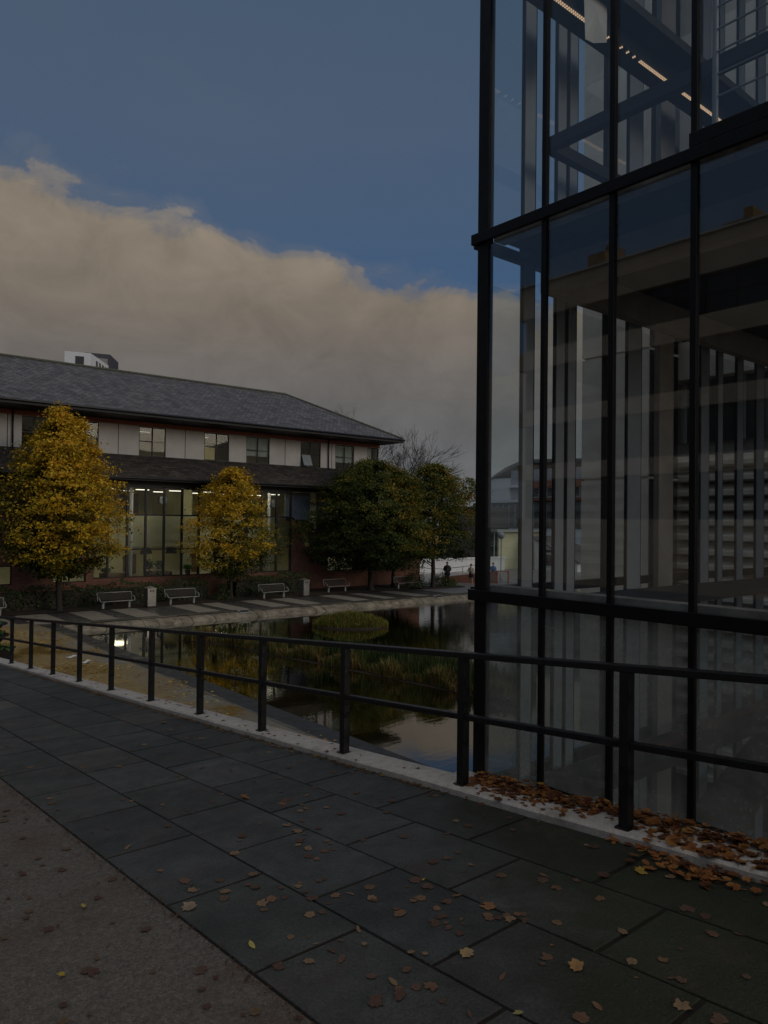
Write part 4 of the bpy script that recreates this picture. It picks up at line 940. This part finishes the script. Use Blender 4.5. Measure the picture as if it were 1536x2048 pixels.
# brick ramp parapet with handrail
b=MB(); b.prism([(41.3,42.6,0),(44.9,39.9,0),(44.9,39.9,.95),(41.3,42.6,.42)],(.22,.25,0)); o=b.build('brick_parapet',M['brick'],uvfn=uv_xz); tag(o,'low sloping red brick parapet beside the two women','wall')
hr2=empty('handrail',(42,43,0),0,'grey tube handrail above the sloping brick parapet','handrail')
b=MB(); b.path([(40.2,44.6,1.15),(42.0,43.1,1.05),(44.6,41.2,1.45)],.03); b.path([(40.2,44.6,.75),(42.0,43.1,.65),(44.6,41.2,1.1)],.02); local(b.build('rail',M['leg'],hr2,smooth=True),hr2)
for p_ in ((40.2,44.6,1.15),(42.0,43.1,1.05),(43.3,42.15,1.25)):
    b=MB(); b.tube((p_[0],p_[1],0),p_,.025); local(b.build('post',M['leg'],hr2),hr2)
# globe lamps
gl=empty('street_lamp',(47.2,41.5,0),0,'globe lamp on a slim post in front of the glazed pavilion','street lamp')
b=MB(); b.lathe([(.10,0),(.07,.5),(.045,.55),(.045,3.45),(.10,3.5)],n=12); b.build('post',M['leg'],gl,smooth=True)
b=MB(); b.lathe([(.06,-.30),(.22,-.22),(.30,-.05),(.30,.08),(.2,.25),(.02,.31)],(0,0,3.78),18); b.build('globe',M['grey_frame'],gl,smooth=True)
# red-framed gate panel
rp=MB(); rp.box(44.6,44.68,39.6,39.68,0,1.0); rp.box(45.3,45.38,39.05,39.13,0,1.0); rp.bar((44.64,39.64,.97),(45.34,39.09,.97),.05,.05); o=rp.build('barrier',mat('red_paint',(.35,.02,.015),None,.5,4)); tag(o,'small red barrier frame just behind the two women','barrier')

# ------------------------------------------------------------------ people
def person(loc,rz,h,label,skin,parts_fn,pose):
    root=empty('person',loc,rz,label,'person')
    s=h/1.75
    V_=[];E_=[];Rd=[]
    def J(n_,p,r,par=None):
        V_.append(Vector(p)*s); Rd.append(r*s)
        if par is not None: E_.append((par,len(V_)-1))
        return len(V_)-1
    pel=J('p',(0,0,.95),.135); ch=J('c',(0,0,1.2),.13,pel); c2=J('c2',(0,-.01,1.38),.145,ch); nk=J('n',(0,0,1.50),.055,c2); hd0=J('h',(0,-.01,1.58),.07,nk); hd=J('h',(0,-.015,1.66),.088,hd0); J('h2',(0,-.01,1.72),.06,hd)
    for sx in (-1,1):
        hip=J('hip',(sx*.09,0,.90),.10,pel); kn=J('k',(sx*.10,pose.get('kn',0)*sx-.01,.50),.062,hip); an=J('a',(sx*.10,.02+pose.get('kn',0)*sx,.09),.042,kn); J('t',(sx*.11,-.13,.035),.035,an)
        sh=J('s',(sx*.19,0,1.40),.062,c2); A=pose['arm'][0 if sx<0 else 1]; el=J('e',(sx*A[0],A[1],A[2]),.043,sh); wr=J('w',(sx*A[3],A[4],A[5]),.03,el); J('hand',(sx*A[3],A[4]-.04,A[5]-.06),.034,wr)
    me=bpy.data.meshes.new('body'); me.from_pydata(V_,E_,[]); o=bpy.data.objects.new('body',me); col.objects.link(o); o.parent=root
    md=o.modifiers.new('skin','SKIN')
    if not me.skin_vertices: 
        bm=bmesh.new(); bm.from_mesh(me); bm.verts.layers.skin.verify(); bm.to_mesh(me); bm.free()
    for i,sv in enumerate(me.skin_vertices[0].data): sv.radius=(Rd[i],Rd[i]); sv.use_root=(i==0)
    o.modifiers.new('sub','SUBSURF').levels=1; o.modifiers['sub'].render_levels=2
    me.materials.append(skin)
    hb=MB(); hb.lathe([(.085,-.02),(.10,.04),(.085,.10),(.03,.135)],(0,.018,1.655),12); hb.v=[tuple(Vector(v)*s) for v in hb.v]; hb.build('hair',mat('hair',pose['hair'],None,.6,8),root,smooth=True)
    fb_=MB(); fb_.box(-.045,-.02,-.11,-.095,1.655,1.667); fb_.box(.02,.045,-.11,-.095,1.655,1.667); fb_.box(-.025,.025,-.107,-.093,1.60,1.607); fb_.v=[tuple(Vector(v)*s) for v in fb_.v]; fb_.build('face',mat('eyes',(.02,.015,.012),None,.4,3),root)
    for nm_,m_,sh_ in parts_fn:
        q=MB(); sh_(q); q.v=[tuple(Vector(v)*s) for v in q.v]; oo=q.build(nm_,m_,root,smooth=True); 
    return root
skin=mat('skin',(.42,.25,.18),(.38,.22,.16),.55,6)
def oval(q,prof_,sy=.65,dy=0):
    n0=len(q.v); q.lathe(prof_,n=16)
    for i in range(n0,len(q.v)): v=q.v[i]; q.v[i]=(v[0],v[1]*sy+dy,v[2])
blackc=mat('black_cloth',(.014,.014,.018),(.022,.022,.027),.85,10); cream_c=mat('cream_cloth',(.50,.44,.36),(.4,.33,.27),.85,14)
pink=mat('pink_cloth',(.5,.28,.24),None,.85,8); bagm=mat('pale_bag',(.52,.48,.36),None,.7,6)
def sleeves(q,A,r):
    for k,sx in ((0,-1),(1,1)):
        a=A[k]; q.tube((sx*.18,0,1.41),(sx*a[0],a[1],a[2]),r*1.25,r,8); q.tube((sx*a[0],a[1],a[2]),(sx*a[3],a[4],a[5]),r,r*.8,8)
A1=[(.27,.0,1.15,.17,-.12,1.0),(.27,.0,1.15,.17,-.12,1.0)]
def trousers(q):
    for sx in (-1,1): q.tube((sx*.09,0,.95),(sx*.10,-.01,.5),.115,.085,10); q.tube((sx*.10,-.01,.5),(sx*.10,.02,.06),.085,.075,10)
person((40.9,41.5,0),R(-35),1.72,'man in a black coat and dark trousers standing by the shrubs beyond the pond',skin,
 [('coat',blackc,lambda q:(oval(q,[(.24,.72),(.23,1.0),(.22,1.2),(.23,1.38),(.17,1.47),(.07,1.53)],.68),sleeves(q,A1,.065))),('trousers',blackc,trousers),
  ('shirt',mat('grey_shirt',(.14,.11,.12),None,.8,5),lambda q:q.prism([(-.05,-.160,1.08),(.05,-.160,1.08),(.07,-.12,1.47),(-.07,-.12,1.47)],(0,.02,0)))],{'arm':A1,'hair':(.02,.014,.01)})
A2=[(.24,-.05,1.16,.12,-.22,1.22),(.25,-.02,1.15,.14,-.18,1.1)]
skirt=lambda q:oval(q,[(.22,.66),(.20,.82),(.16,1.0),(.13,1.04)],.75)
person((41.75,39.75,0),R(-70),1.62,'woman in a cream fluffy jacket and short black skirt, left of the pair',skin,
 [('jacket',cream_c,lambda q:(oval(q,[(.19,.98),(.20,1.15),(.21,1.35),(.15,1.46),(.07,1.50)],.7),sleeves(q,A2,.06))),('skirt',blackc,skirt)],{'arm':A2,'hair':(.05,.02,.01)})
person((42.35,39.35,0),R(-80),1.6,'woman in a pink top and black skirt, half hidden behind the tower post',skin,
 [('top',pink,lambda q:(oval(q,[(.17,.98),(.18,1.15),(.19,1.35),(.14,1.45),(.06,1.50)],.7),sleeves(q,A2,.05))),('skirt',blackc,skirt)],{'arm':A2,'hair':(.12,.07,.03)})
hbg=MB(); hbg.lathe([(.02,-.16),(.14,-.12),(.17,0),(.12,.10),(.03,.12)],n=12); o=hbg.build('handbag',bagm,smooth=True); o.location=(41.95,39.3,.86); o.scale=(1,.5,1.2); o.rotation_euler=(0,.3,R(40)); tag(o,'pale rounded handbag carried between the two women','handbag')
def jacket_b(q): oval(q,[(.19,.90),(.2,1.15),(.21,1.35),(.15,1.46),(.07,1.5)],.7); sleeves(q,A2,.06)
person((44.9,40.3,0),R(-60),1.6,'person in a blue jacket and pale trousers seen through the glass beside the tower post',skin,
 [('jacket',mat('blue_cloth',(.07,.16,.38),None,.8,5),jacket_b),('trousers',mat('pale_trousers',(.45,.5,.55),None,.8,5),trousers)],{'arm':A2,'hair':(.03,.02,.015)})

# ------------------------------------------------------------------ fallen leaves
def leaf_shape(kind=0,rr=rnd):
    pts=[]
    lob=[(0,.02),( .18,-.02),(.36,.08),(.34,.20),(.50,.30),(.40,.44),(.36,.60),(.20,.62),(.04,.84),(-.16,.60),(-.36,.62),(-.37,.42),(-.50,.32),(-.33,.19),(-.34,.06),(-.16,.0)] if kind==0 else [(0,0),(.14,.15),(.2,.4),(.12,.7),(0,.9),(-.12,.7),(-.2,.4),(-.14,.15)]
    for x,y in lob: pts.append((x*rr.uniform(.85,1.15),(y-.35)*rr.uniform(.9,1.1)))
    if rr.random()<.45:
        k=rr.randrange(len(pts)); pts[k]=(pts[k][0]*.35,pts[k][1]*.35); k=(k+1)%len(pts); pts[k]=(pts[k][0]*.55,pts[k][1]*.55)
    a=rr.uniform(.65,1.1); return [(x*a,y) for x,y in pts]
def litter(name,spots,parent=None):
    """spots: (x,y,z,size,tilt,colour,kind,normal_up)"""
    vs=[];fs=[];cs=[]
    for (x,y,z,s,tilt,c,kind) in spots:
        pts=leaf_shape(kind); a=rnd.uniform(0,6.28); b0=len(vs)
        curl=rnd.uniform(.05,.5)*tilt; tx=rnd.gauss(0,.25)*tilt; ty=rnd.gauss(0,.25)*tilt
        ca_,sa_=math.cos(a),math.sin(a); cen=(0,0)
        vs.append((x,y,z+.003)); cs.append(tuple(v*.8 for v in c))
        for (px,py) in pts:
            px*=s;py*=s; h=(px*px+py*py)/max(s,.01)*curl+px*tx+py*ty
            vs.append((x+px*ca_-py*sa_,y+px*sa_+py*ca_,z+.003+max(-.002,h) if tilt<.6 else z+.006+h)); k=rnd.uniform(.8,1.2); cs.append(tuple(min(1,v*k) for v in c))
        n=len(pts)
        for i in range(n): fs.append((b0,b0+1+i,b0+1+(i+1)%n))
    me=bpy.data.meshes.new(name); me.from_pydata(vs,[],fs); me.update()
    at=me.color_attributes.new('Col','FLOAT_COLOR','POINT'); at.data.foreach_set('color',np.array([(*c,1) for c in cs],dtype=np.float32).ravel())
    me.materials.append(M['litter']); o=bpy.data.objects.new(name,me); col.objects.link(o); return o
BR=[(.22,.08,.026),(.28,.105,.032),(.16,.06,.022),(.34,.145,.042),(.11,.042,.018)]
DK=[(.15,.085,.055),(.12,.07,.05),(.19,.11,.065),(.10,.055,.04),(.23,.15,.09)]
YL=[(.62,.42,.08),(.50,.30,.06),(.5,.24,.05),(.7,.52,.14)]
sp=[]
for i in range(1900):       # drift heaped between kerb and tower glass
    y=rnd.uniform(-.6,4.02); d_=abs(rnd.gauss(0,1)); wdt=.07+.09*max(0,math.sin(y*2.1+.6))+.12*(y<2.6)
    x=4.37-d_*wdt
    if x<3.9 and rnd.random()<.75: continue
    if x<3.6: continue
    hh=max(0,(4.37-x)); pile=max(0,.042-.20*hh)*rnd.random()
    if 4.02<x<4.18 and min(abs(y-q) for q in post_y)<.05: continue
    zz=(kz(y) if x>3.99 else rampz(y)+.004)+pile
    sp.append((x,y,zz,rnd.uniform(.03,.085),rnd.uniform(.5,1.1),rnd.choice(BR+BR+[(.42,.22,.06),(.10,.035,.016),(.12,.03,.018)]),rnd.choice([0,0,0,1])))
for i in range(90):
    y=rnd.gauss(2.05,.17); x=rnd.uniform(3.72,4.1); sp.append((x,y,(kz(y) if x>3.99 else rampz(y)+.004)+rnd.uniform(0,.015),rnd.uniform(.05,.09),.8,rnd.choice(BR),0))
tag(litter('leaf_drift',sp),'heaped drift of orange-brown leaves along the foot of the tower glass','leaves',kind='stuff')
sp=[]
for i in range(330):
    y=rnd.uniform(.6,9)**1; x=rnd.uniform(1.65,3.95)
    if rnd.random()<(y-2.5)/9: continue
    c=rnd.choice(DK); sp.append((x,y,rampz(y)+.003,rnd.uniform(.025,.082),.14,c,0 if rnd.random()<.7 else 1))
for cx,cy in ((2.0,2.25),(2.55,2.7),(2.75,2.45),(2.1,3.3),(3.0,4.6),(2.7,3.9),(1.95,3.6)):
    for i in range(8): 
        y=cy+rnd.gauss(0,.10); sp.append((cx+rnd.gauss(0,.09),y,rampz(y)+.003,rnd.uniform(.04,.08),.22,rnd.choice(DK),0))
for i in range(150):
    y=rnd.uniform(1,7); x=rnd.uniform(-.3,1.55); sp.append((x,y,rampz(y)+.002,rnd.uniform(.02,.07),.15,rnd.choice([(.085,.045,.035),(.10,.06,.045),(.12,.08,.05)]),0))
for i in range(520):         # crumbs along the slab edge and kerb foot
    y=rnd.uniform(.8,7.5); sp.append((1.61+rnd.gauss(0,.022)-.01,y,rampz(y)+.004,rnd.uniform(.008,.032),.5,rnd.choice([(.07,.028,.016),(.10,.04,.02),(.05,.03,.02)]),1))
for i in range(900):
    y=rnd.uniform(4,17); x=3.975-abs(rnd.gauss(0,.035 if y<6 else .05)); sp.append((x,y,rampz(y)+.004,rnd.uniform(.015,.06),.5,rnd.choice([(.12,.06,.03),(.16,.09,.03),(.20,.12,.03),(.08,.045,.025)]),rnd.choice([0,1])))
for i in range(90):
    y=rnd.uniform(3,17); sp.append((rnd.uniform(4.0,4.25),y,kz(y)+.003,rnd.uniform(.03,.06),.2,(.17,.09,.07),0))
tag(litter('fallen_leaves',sp),'flattened brown leaves scattered over the dark paving','leaves',kind='stuff')
sp=[]
for i in range(4200):
    y=rnd.uniform(7,34); x=rnd.uniform(4.4,9.6)
    if math.sin(x*1.3+y*.7)+math.sin(y*.9-x)+rnd.gauss(0,.5)<.35: continue
    sp.append((x,y,.004,rnd.uniform(.06,.12),.4,rnd.choice(YL+[(.2,.09,.03)]),0))
for i in range(500): sp.append((rnd.uniform(5,36),rnd.uniform(38.2,41),.026,rnd.uniform(.05,.1),.3,rnd.choice([(.12,.07,.02),(.2,.12,.03),(.1,.05,.02)]),0))
tag(litter('plaza_leaves',sp),'yellow leaves scattered over the wet plaza by the pond','leaves',kind='stuff')
for (x,y,s,c,kind,tl,l) in ((1.70,3.60,.105,(.27,.20,.14),0,.6,'large pale tan leaf on the slab edge at the lower left'),
  (1.74,3.02,.075,(.42,.36,.10),1,.5,'narrow curled pale yellow leaf alone on a dark slab'),
  (2.38,2.27,.085,(.34,.24,.12),0,.6,'pale buff leaf on the slab left of the bottom centre joint'),
  (3.68,2.21,.10,(.40,.26,.05),0,.7,'bright yellow leaf lying on a slab joint below the leaf drift'),
  (2.63,1.88,.08,(.33,.19,.08),0,.6,'light orange leaf in the dark paving at the lower right'),
  (2.21,1.84,.075,(.30,.26,.12),1,.3,'oval yellow-green leaf at the bottom edge of the paving'),
  (1.30,4.01,.07,(.40,.33,.08),1,.5,'narrow yellow leaf on the asphalt left of the slabs'),
  (1.01,3.38,.045,(.42,.30,.04),0,.5,'tiny bright yellow leaf low on the asphalt'),
  (2.85,5.07,.10,(.28,.13,.04),0,1.0,'curled orange leaf standing up on a slab joint'),
  (3.65,8.49,.11,(.36,.19,.03),0,.8,'golden leaf beside the kerb, middle distance'),
  (2.79,2.52,.085,(.26,.13,.06),0,.5,'tan leaf at a slab corner in the lower right middle'),
  (2.78,2.98,.04,(.5,.36,.04),1,.5,'small vivid yellow leaf beside the clustered brown leaves')):
    o=litter('fallen_leaf',[(0,0,0,s,tl,c,kind)]); o.location=(x,y,rampz(y)+.006); tag(o,l,'leaf')
